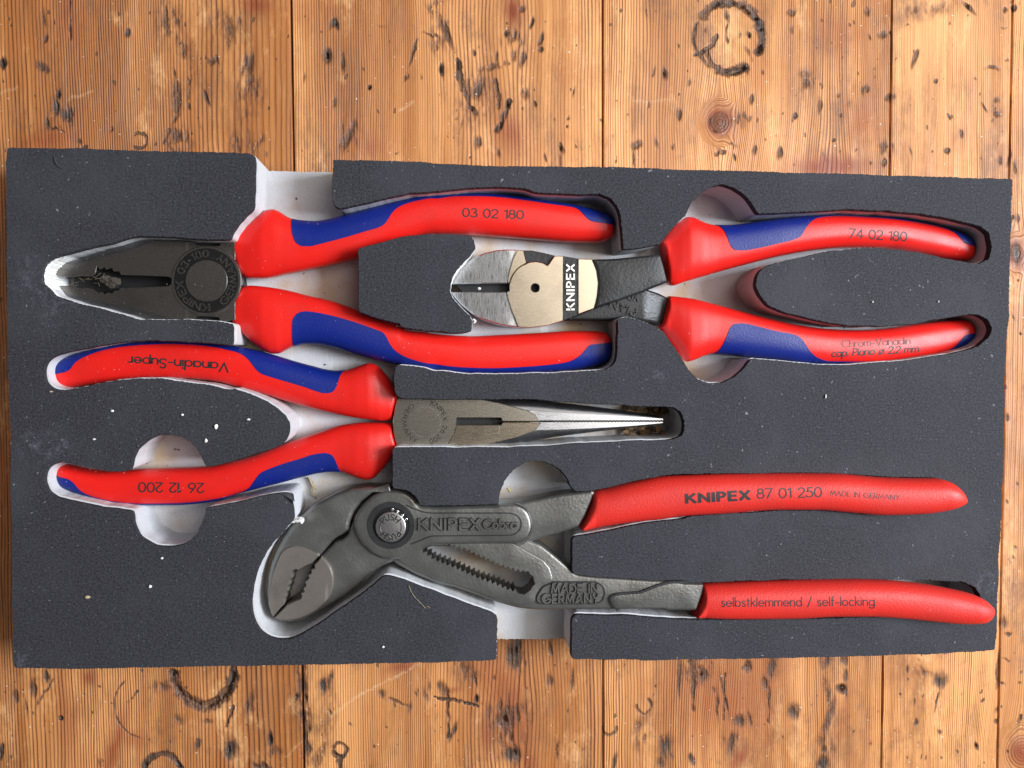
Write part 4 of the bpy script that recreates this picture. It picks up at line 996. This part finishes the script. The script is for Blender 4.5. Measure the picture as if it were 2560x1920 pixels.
prism('joint_core', [resample(px('H 150,480 640,490 1000,520 1000,555 640,580 150,580'), 6)], [(0, ZN - .004), (0, FLOOR + .002)], BLACK, nn_)
cN = px('G 1805,882')[0]
fp = flat_placer(ZN)
ring_text('lettering', 'KNIPEX 26', cN, 51, 11, -72, 32, fp, FORGE, body, .12, 0)
ring_text('lettering', '200', cN, 51, 11, 42, 76, fp, FORGE, body, .12, 0)
ring_text('lettering', 'GERMANY', cN, 51, 11, 236, 112, fp, FORGE, body, .11, 0, outward=False)
letter_mesh('engraved_circle', [circ((0, 0), 1, 48) + [(1., 0.)]], lambda u, v: fp(cN[0] + u * 38, cN[1] + v * 38), .03, 0, POLISH2, body)
def nose(name, upper):
    """half-round tapering jaw: flat ground face towards the slit, round back outside"""
    xs = np.linspace(0, 1, 60); V = []; Fc = []; M = 14
    if upper: edge = px('H 430,338 600,340 900,346 1100,372 1400,406 1700,446 1950,486 1998,500'); flat = px('H 430,420 700,425 900,442 1100,455 1400,470 1700,488 1950,504 1998,508')
    else: edge = px('H 480,732 600,732 850,712 1100,672 1400,632 1700,592 1950,556 1998,548'); flat = px('H 480,650 700,640 900,606 1100,600 1400,588 1700,570 1950,548 1998,543')
    X = np.linspace(px('H 425,0')[0][0], px('H 1998,0')[0][0], 110)
    ye = pchip(X, [p[0] for p in edge], [p[1] for p in edge]); yf = pchip(X, [p[0] for p in flat], [p[1] for p in flat])
    mid = pchip(X, [px('H 425,0')[0][0], px('H 1998,0')[0][0]], [px('H 0,531')[0][1], px('H 0,527')[0][1]])
    x6 = px('H 612,0')[0][0]
    for i, x in enumerate(X):
        f = i / (len(X) - 1)
        gp = 3.6 if x > x6 else 11.0
        zt = ZN - .0002 - .0014 * f
        zb = FLOOR + .0012 + .0022 * f
        zm = (zt + zb) / 2
        s = -1 if upper else 1
        tooth = 0.0
        V.append((*P(x, mid[i] + s * gp, zt)[:2], zb)); V.append((*P(x, mid[i] + s * gp, zt)[:2], zt)); V.append(P(x, yf[i], zt))
        for k in range(1, M + 1):
            a = math.pi * k / M
            yy = yf[i] + (ye[i] - yf[i]) * math.sin(a / 1.0) ** .75 if a < math.pi / 2 else ye[i] + (yf[i] - ye[i]) * (1 - math.sin(a)) * 1.0
            V.append((*P(x, yy, zt)[:2], zm + (zt - zm) * math.cos(a)))
    K = M + 3
    for i in range(len(X) - 1):
        for k in range(K):
            Fc.append((i*K+k, i*K+(k+1) % K, (i+1)*K+(k+1) % K, (i+1)*K+k))
    Fc.append(tuple(range(K))); Fc.append(tuple(range((len(X)-1)*K, len(X)*K)))
    me = mesh_from(name, V, Fc)
    import bmesh
    bm = bmesh.new(); bm.from_mesh(me); bmesh.ops.recalc_face_normals(bm, faces=bm.faces[:]); bm.to_mesh(me); bm.free()
    o = link(name, me, NOSE, nn_, True, 40)
    # ground flat beside the slit with toothed inner edge
    sgn = -1 if upper else 1
    a = px('H 845,0')[0][0]; b = px('H 1996,0')[0][0]
    xs2 = np.arange(a, b, 1.6); zt = lambda x, y: -.0002 - .0014 * (x - X[0]) / (X[-1] - X[0])
    y1 = np.interp(xs2, X, yf); ym = np.interp(xs2, X, mid)
    t0 = px('H 1040,0')[0][0]
    per = 8.5
    tz = np.where(xs2 > t0, np.abs(((xs2 / per) % 1) - .5) * 2 * 3.2 - 1.6, 0)
    inner = [(x, y + sgn * 2.3 + t) for x, y, t in zip(xs2, ym, tz)]
    outer = [(x, y) for x, y in zip(xs2, y1)]
    prism('jaw_flat', [inner + outer[::-1]], [(0, ZN + .00015), (0, ZN - .0012)], POLISH2, o, zfun=zt)
    return o
nose('jaw', True); nose('jaw', False)

# ------------------------------------------------------------------ water-pump pliers
wp = thing('water_pump_pliers', 'grey water-pump pliers with angled toothed jaws, push button and plain red handles, bottom', 'pliers')
def ZW(x): return 0.0175 + (x - 650.) / 1830. * 0.0170       # height of the tool's middle plane
tilt = lambda x, y: ZW(x) - 0.0175
k1 = Grip('H 1402,1134 1500,1110 1700,1060 2000,1003 K 300,200 500,193 800,190 1100,192 1400,215 1600,220 1700,220 1770,236 1830,280 1858,325 1875,352',
          'H 1275,1440 1290,1464 1500,1430 1700,1400 2000,1370 K 200,440 500,420 800,400 1000,400 1200,415 1400,430 1600,425 1750,405 1830,380 1875,352', ZW, [(0, 5.2), (.1, 5.8), (1, 6.0)], 2.3, tip=9.0, blunt=.6)
k1.o = [(px('H 1275,1440')[0][0], px('H 1275,1440')[0][1] - 1)] + px('H 1320,1350 1368,1230') + k1.o; k1.x0 = k1.o[0][0]
k2 = Grip('K 304,1003 330,1014 360,1020 600,1026 900,1023 1100,1012 1300,1011 1500,1022 1700,1042 1850,1053 1950,1050 2000,1024 2022,990 2030,970',
          'K 304,1003 320,968 348,890 362,828 500,820 800,810 1000,805 1200,803 1400,808 1600,826 1800,860 1920,890 1970,913 2010,945 2030,970', ZW, [(0, 5.2), (.1, 5.8), (1, 6.0)], 2.3, tip=9.0, blunt=.6)
for g in (k1, k2): g.build('grip', DIP, wp)
s1_ = surf_placer([k1.obj]); s2_ = surf_placer([k2.obj])
text('lettering', 'KNIPEX', px('K 270,362')[0], px('K 628,341')[0], 48 * S2, s1_, INK_WORN, k1.obj, .27, 0, .34)
text('lettering', '87 01 250', px('K 676,336')[0], px('K 1046,327')[0], 54 * S2, s1_, INK_WORN, k1.obj, .12, 0, .15)
text('lettering', 'MADE IN GERMANY', px('K 1096,318')[0], px('K 1494,346')[0], 28 * S2, s1_, INK_FAINT, k1.obj, .11, 0, .2)
text('lettering', 'selbstklemmend / self-locking', px('K 470,959')[0], px('K 1350,953')[0], 50 * S2, s2_, INK_WORN, k2.obj, .11, 0, .19)

ZA = 0.0175 + .0052; ZB = 0.0175 - .0052
# slotted arm (runs under the button body)
ARM = px("""I 1150,560 1300,330 1560,470 1700,640 J 250,560 740,480 870,535 940,560 1020,620 1100,690 1200,775 1250,818 1400,836 1900,868 2100,878 K 250,822 370,828 360,890 325,985 160,985 J 2000,1117 1500,1121 900,1126 750,1112 560,1062 400,1002 200,932
I 1700,1072 1500,985 1330,888 1200,760""")
SLOT = []
up_ = px('I 1560,690 1700,700 J 220,582 300,602 400,650 500,695 600,738 740,780 800,792'); lo_ = px('J 722,950 680,950 550,892 400,842 200,752 20,682 I 1590,790 1480,720')
def toothed(path, per, amp, side):
    q = resample(path, per / 4, False); out = []
    for i, p in enumerate(q):
        t = q[min(i + 1, len(q) - 1)] - q[max(i - 1, 0)]; t = t / (np.hypot(*t) + 1e-9)
        out.append(tuple(p + np.array([-t[1], t[0]]) * side * amp * (abs((i % 4) - 2) - 1)))
    return out
SLOT = toothed(up_, 13.2, 3.6, 1) + px('J 835,788 850,815 878,835 880,865 893,900 870,918 855,950 800,990 750,985 730,970') + toothed(lo_, 13.4, 4.6, 1)
ZL = -.0016
arm = prism('slotted_arm', [smooth_poly(ARM, 4, 2), SLOT], rounded(ZA + ZL, ZB, 1.0), PHOS, wp, zfun=tilt, hole_k=0)
prism('arm_boss', [smooth_poly(px('I 1250,600 J -150,560 200,540 700,545 870,640 960,690 1020,760 1048,860 1030,895 960,925 905,1000 900,1060 750,1085 560,1035 400,975 200,905 I 1700,1035 1500,945 1340,850'), 4, 2), SLOT],
      rounded(ZA + ZL + .0006, ZA + ZL - .001, .5), PHOS, arm, zfun=tilt, hole_k=0)
prism('thumb_step', [smooth_poly(px('J 1592,1117 1548,1060 1536,1015 1560,993 1600,985 1800,972 1950,912 2050,888 2110,884 K 250,828 370,832 355,890 325,980 160,980 J 2000,1114'), 4, 1)], rounded(ZA + ZL + .0007, ZB + .001, .7), PHOS, arm, zfun=tilt)
letter_mesh('thumb_groove_shade', [smooth_poly([((a - 1280), (b - 960)) for a, b in px('J 1600,1122 1552,1062 1538,1012 1600,984 1800,970 1950,910 2050,882 2200,878')], 4, 2, False)], lambda u, v: flat_placer(ZA + ZL + .0004, tilt)(u + 1280, v + 960), 6.0, .0004, PHOS_SHADE, arm)  # dark ribbon, the shade of the groove is in its colour
pan = prism('name_panel', [smooth_poly(px('J 1060,884 1420,884 1475,915 1492,980 1468,1045 1400,1066 940,1066 906,1040 912,1000 962,925'), 4, 2)], [(0, ZA + ZL + .0008), (0, ZA + ZL - .0005)], PHOS, arm, zfun=tilt)
pz = flat_placer(ZA + ZL + .0008, tilt)
letter_mesh('panel_rim_shade', [[tuple(p) for p in smooth_poly([(a - 1280, b - 960) for a, b in px('J 1060,882 1420,882 1478,915 1495,980 1470,1048 1400,1069 940,1069 903,1040 910,1000 960,922')], 4, 2)] + [tuple(smooth_poly([(a - 1280, b - 960) for a, b in px('J 1060,882 1420,882 1478,915 1495,980 1470,1048 1400,1069 940,1069 903,1040 910,1000 960,922')], 4, 2)[0])]], lambda u, v: pz(u + 1280, v + 960), 2.6, .0002, PHOS_SHADE, arm)  # painted shade line round the panel edge
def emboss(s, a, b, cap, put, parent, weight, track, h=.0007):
    text('lettering', s, a, b, cap, put, PHOS_SHADE, parent, weight * 1.75, h * .25, track)  # wider dark copy underneath, painted shade round the raised letters
    return text('lettering', s, a, b, cap, put, PHOS, parent, weight, h, track)
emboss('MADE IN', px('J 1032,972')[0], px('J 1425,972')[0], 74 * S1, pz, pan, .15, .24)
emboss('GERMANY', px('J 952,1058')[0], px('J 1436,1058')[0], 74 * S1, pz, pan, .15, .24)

# hook jaw (outer) ------------------------------------------------
HOOK = px("""I 1310,236 1100,236 950,252 820,300 700,360 600,420 500,510 430,590 370,680 310,790 265,900 240,1000 228,1150 236,1250 262,1330 283,1362 345,1290 385,1252 392,1225 378,1200 405,1185 392,1155 425,1130 412,1100 440,1075
430,1045 462,1015 445,985 450,965 480,952 500,962 560,925 620,898 660,855 690,832 740,775 800,700 840,672 880,650 935,610 950,540 985,450 1045,365 1140,290 1240,262""")
prism('hook_jaw', [resample(HOOK, 4)], rounded(ZA - .0006, ZB, 1.6, 4), PHOS, wp, zfun=tilt)
# body with push button, lower jaw and upper arm -----------------
BODY = px("""I 283,1368 340,1310 400,1250 470,1215 520,1195 528,1175 515,1150 548,1135 535,1105 565,1085 552,1050 590,1020 580,990 612,975 605,945 640,935 632,905 670,870 700,830 760,770 820,712 880,690 925,650 962,560 1000,460 1060,375 1150,300 1240,250 1330,250 1400,257 1460,277 1520,325 1560,390 1660,398
2212,388 H 580,1236 740,1238 900,1207 1100,1166 1408,1128 1375,1230 1325,1350 1270,1445 J 1080,472 900,522 800,562 730,577 0,577 I 1620,760 1560,790 1450,850 1320,882 1250,912 1170,955 1050,1060 900,1180 720,1290 560,1385 430,1412 340,1400""")
bodyA = prism('button_body', [resample(BODY, 4)], rounded(ZA - .0016, ZB, 1.2), PHOS, wp, zfun=tilt)
BOSS = px('I 985,500 1010,450 1065,378 1150,305 1240,264 1330,262 1400,268 1455,290 1510,335 1550,400 1660,408 2212,396 H 580,1244 735,1246 800,1272 840,1318 864,1380 872,1450 858,1505 830,1545 790,1572 740,1590 J 0,566 I 1640,748 1560,780 1450,838 1340,868 1230,862 1130,812 1050,735 1000,650 975,570')
prism('button_boss', [smooth_poly(BOSS, 3.5, 3)], rounded(ZA, ZA - .004, 1.5, 4), PHOS, bodyA, zfun=tilt)
prism('jaw_face', [resample(px('I 283,1360 262,1320 240,1240 248,1130 280,990 320,880 345,825 370,790 400,765 430,752 465,746 500,745 540,757 580,775 690,828 660,852 620,894 560,920 500,957 480,947 448,962 442,985 458,1015 427,1045 436,1075 409,1100 421,1130 389,1155 401,1185 375,1200 388,1225 381,1250 345,1287'), 3)], [(2.2, ZA + .0002), (0, ZA - .0003), (0, ZA - .003)], JAWPAD, wp, zfun=tilt)
prism('jaw_face', [resample(px('I 288,1370 345,1313 402,1254 472,1219 523,1199 532,1175 519,1152 552,1137 539,1107 569,1087 556,1052 594,1022 584,992 616,977 609,947 644,937 638,907 672,875 700,838 730,865 757,900 778,930 792,965 800,1000 803,1040 801,1085 793,1130 780,1168 760,1200 735,1232 700,1265 660,1300 620,1325 570,1350 520,1368 475,1380 430,1387 350,1386'), 3)], [(2.2, ZA + .0002), (0, ZA - .0003), (0, ZA - .003)], JAWPAD, wp, zfun=tilt)
# boss ring round the button, label frame, arm step
bz = flat_placer(ZA, tilt)
bc = px('I 1305,565')[0]; uc = px('I 1302,580')[0]
prism('button_recess', [circ(bc, 59), circ(bc, 46)[::-1]], [(0, ZA + .00025), (0, ZA - .002)], PHOS_SHADE, bodyA, zfun=tilt)
prism('button_well', [circ(bc, 46, 48)], [(0, ZA + .0001), (0, ZA - .002)], BLACK, bodyA, zfun=tilt)
btn = prism('push_button', [circ(uc, 38)], rounded(ZA + .0012, ZA - .002, .35), BUTTON, wp, zfun=tilt)
tz_ = flat_placer(ZA + .0012, tilt)
ring_text('lettering', 'PUSH', uc, 25, 14, 212, 322, tz_, NOSE, btn, .17, .0001)
ring_text('lettering', 'PUSH', uc, 25, 14, 32, 142, tz_, NOSE, btn, .17, .0001)
for a0 in (-24, 156):
    letter_mesh('button_mark', [[(uc[0] + 27 * math.cos(math.radians(a0 + t * 6)), uc[1] + 27 * math.sin(math.radians(a0 + t * 6))) for t in range(9)]], lambda u, v: tz_(u, v), 1.6, .0001, NOSE, btn)
for a, b in ((1315, 428), (1360, 447), (1405, 478), (1437, 512)):
    c_ = px('I %d,%d' % (a, b))[0]
    prism('ratchet_pin', [circ(c_, 4.0, 12)], rounded(ZA + .0006 + tilt(*c_), ZA, .3), CHROME, btn)
FR = px('I 1440,390 1500,420 1580,448 1640,458 H 0,1322 680,1322 735,1340 768,1380 775,1418 765,1460 735,1495 690,1514 0,1520 I 1620,668 1560,695 1480,725')
letter_mesh('label_frame_shade', [[(a, b) for a, b in smooth_poly(FR, 4, 3, False)]], lambda u, v: bz(u, v), 2.8, .00012, PHOS_SHADE, bodyA)  # groove shade painted as a thin dark ribbon
STEP_ = px('H 735,1238 800,1265 845,1310 873,1375 882,1450 868,1505 840,1550 800,1580 760,1600')
letter_mesh('arm_step', [[(a, b) for a, b in smooth_poly(STEP_, 4, 3, False)]], lambda u, v: bz(u, v), 3.6, .0003, PHOS, bodyA)
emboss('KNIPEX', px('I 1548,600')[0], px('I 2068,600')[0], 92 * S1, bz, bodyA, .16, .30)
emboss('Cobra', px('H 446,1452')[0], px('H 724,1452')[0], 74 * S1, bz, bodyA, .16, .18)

# ------------------------------------------------------------------ crumbs and scraps
CR = [('E', 1865, 920, 1.0, 'white foam crumb between the needle-nose handles, the largest one there'),
      ('E', 1780, 1040, .8, 'white foam crumb just above the slot under the needle-nose lower handle'),
      ('E', 970, 785, .6, 'small pale crumb on foam between the needle-nose handles, left of the middle'),
      ('E', 1575, 818, .6, 'small white crumb on foam under the needle-nose upper handle'),
      ('E', 815, 1030, .6, 'small white crumb on foam above the lower needle-nose handle tip'),
      ('D', 1070, 1362, .7, 'white crumb alone on foam below the side cutters and above the red handle'),
      ('F', 188, 1290, 1.0, 'pale crumb on the lower left foam, leftmost of those above the table edge'),
      ('F', 325, 1267, .8, 'pale sliver of crumb on foam below the round finger slot at left'),
      ('F', 350, 1206, .6, 'tiny pale crumb on foam right under the round finger slot at left'),
      ('F', 958, 1617, .6, 'white crumb near the bottom foam edge, left of the lower notch'),
      ('D', 1720, 815, .5, 'tiny white crumb on foam between the side cutter handles, nearest their tips'),
      ('D', 1340, 817, .5, 'tiny white crumb on foam between the side cutter handles, in the middle'),
      ('G', 280, 860, .7, 'pale crumb on the foam tongue between the needle-nose handles, near its round end'),
      ('C', 408, 1112, .8, 'white crumb stuck in the dark slit of the side cutter jaws'),
      ('E', 440, 618, .6, 'pale fleck on foam under the tip of the upper needle-nose handle')]
for k, (s, a, b, r, lab) in enumerate(CR):
    x, y = px('%s %d,%d' % (s, a, b))[0]
    if s == 'F' and b > 1600: x, y = 958, 1617
    zz = TOP + .0004 if k != 13 else ZC - .0008
    o = lump('crumb', x, y, zz, r * .00072, CRUMB if k not in (6, 14) else STRAW, None, .6, 60 + k, 8, 5)
    o['label'] = lab; o['category'] = 'crumb'; o['group'] = 'crumbs scattered on the foam'
specks = []
V = []; Fc = []; q_ = np.random.default_rng(5)
from mathutils.bvhtree import BVHTree as _B
skins = [o for o in bpy.data.objects if o.name.startswith('top_layer')]
sp0 = surf_placer(skins)
n_ = 0
while n_ < 420:
    if n_ < 330: x, y = q_.normal(330, 230), q_.normal(1060, 260)
    else: x, y = q_.uniform(30, 2480), q_.uniform(380, 1650)
    p, nm = sp0(x, y)
    n_ += 1
    if abs(p[2] - TOP) > 1e-5: continue
    r = q_.uniform(.00004, .00013); a = q_.uniform(0, 6.28); b0 = len(V)
    for k in range(4):
        an = a + k * 1.571; rr = r * (1.6 if k % 2 else .7)
        V.append((p[0] + rr * math.cos(an), p[1] + rr * math.sin(an), TOP + .00002))
    V.append((p[0], p[1], TOP + .00022))
    Fc += [(b0 + k, b0 + (k + 1) % 4, b0 + 4) for k in range(4)]
dust = link('foam_dust', mesh_from('foam_dust', V, Fc), DUST, None, False)
dust['kind'] = 'stuff'; dust['label'] = 'fine pale dust specks sprinkled over the charcoal foam'; dust['category'] = 'dust'
hp = resample(px('I 1460,1085 1475,1130 1505,1180 1550,1225 1590,1268 1600,1282 1615,1262 1640,1275'), 3, False)
hr = tube('thread', [P(a, b, TOP + .0003 + .0002 * math.sin(i)) for i, (a, b) in enumerate(hp)],   .00008, STRAW, None, 5)
hr['label'] = 'thin pale bent thread lying on foam below the water-pump pliers'; hr['category'] = 'thread'
# wood shavings in the pockets
sh = thing('wood_chips', 'brown wood chips heaped in the pocket around the needle-nose tip', 'wood chips'); sh['kind'] = 'stuff'
for k in range(46):
    s_ = 1 if k % 2 else -1
    xx = q_.uniform(1560, 1660); yy = 900 + 532 * S1 + s_ * q_.uniform(14, 42)
    lump('chip', xx, yy, FLOOR + q_.uniform(.001, .006), q_.uniform(.0009, .0018), CHIP, sh, .5, 200 + k, 5, 3)
fr_ = px('G 800,1360 830,1400 850,1450 835,1500 880,1530')
st = thing('straw_scrap', 'pale yellow fibrous scrap on the pocket floor above the water-pump jaws', 'scrap')
for k in range(9):
    dx, dy = q_.uniform(-4, 4), q_.uniform(-3, 3); n0 = q_.integers(0, 2); n1 = q_.integers(3, 6)
    pts = resample([(a + dx + q_.uniform(-2, 2), b + dy + q_.uniform(-2, 2)) for a, b in fr_[n0:n1]], 5, False)
    tube('fibre', [P(a, b, FLOOR + .0006 + .0002 * k) for a, b in pts], q_.uniform(.00014, .00034), STRAW, st, 5)
ys = tube('plastic_sliver', [P(a, b, FLOOR + .0004) for a, b in px('H 655,1108 666,1122 678,1140')], .00022, plain('yellow_plastic', (.7, .6, .08), .5), None, 5)
ys['label'] = 'tiny yellow plastic sliver in the half-round finger recess above the water-pump arm'; ys['category'] = 'sliver'
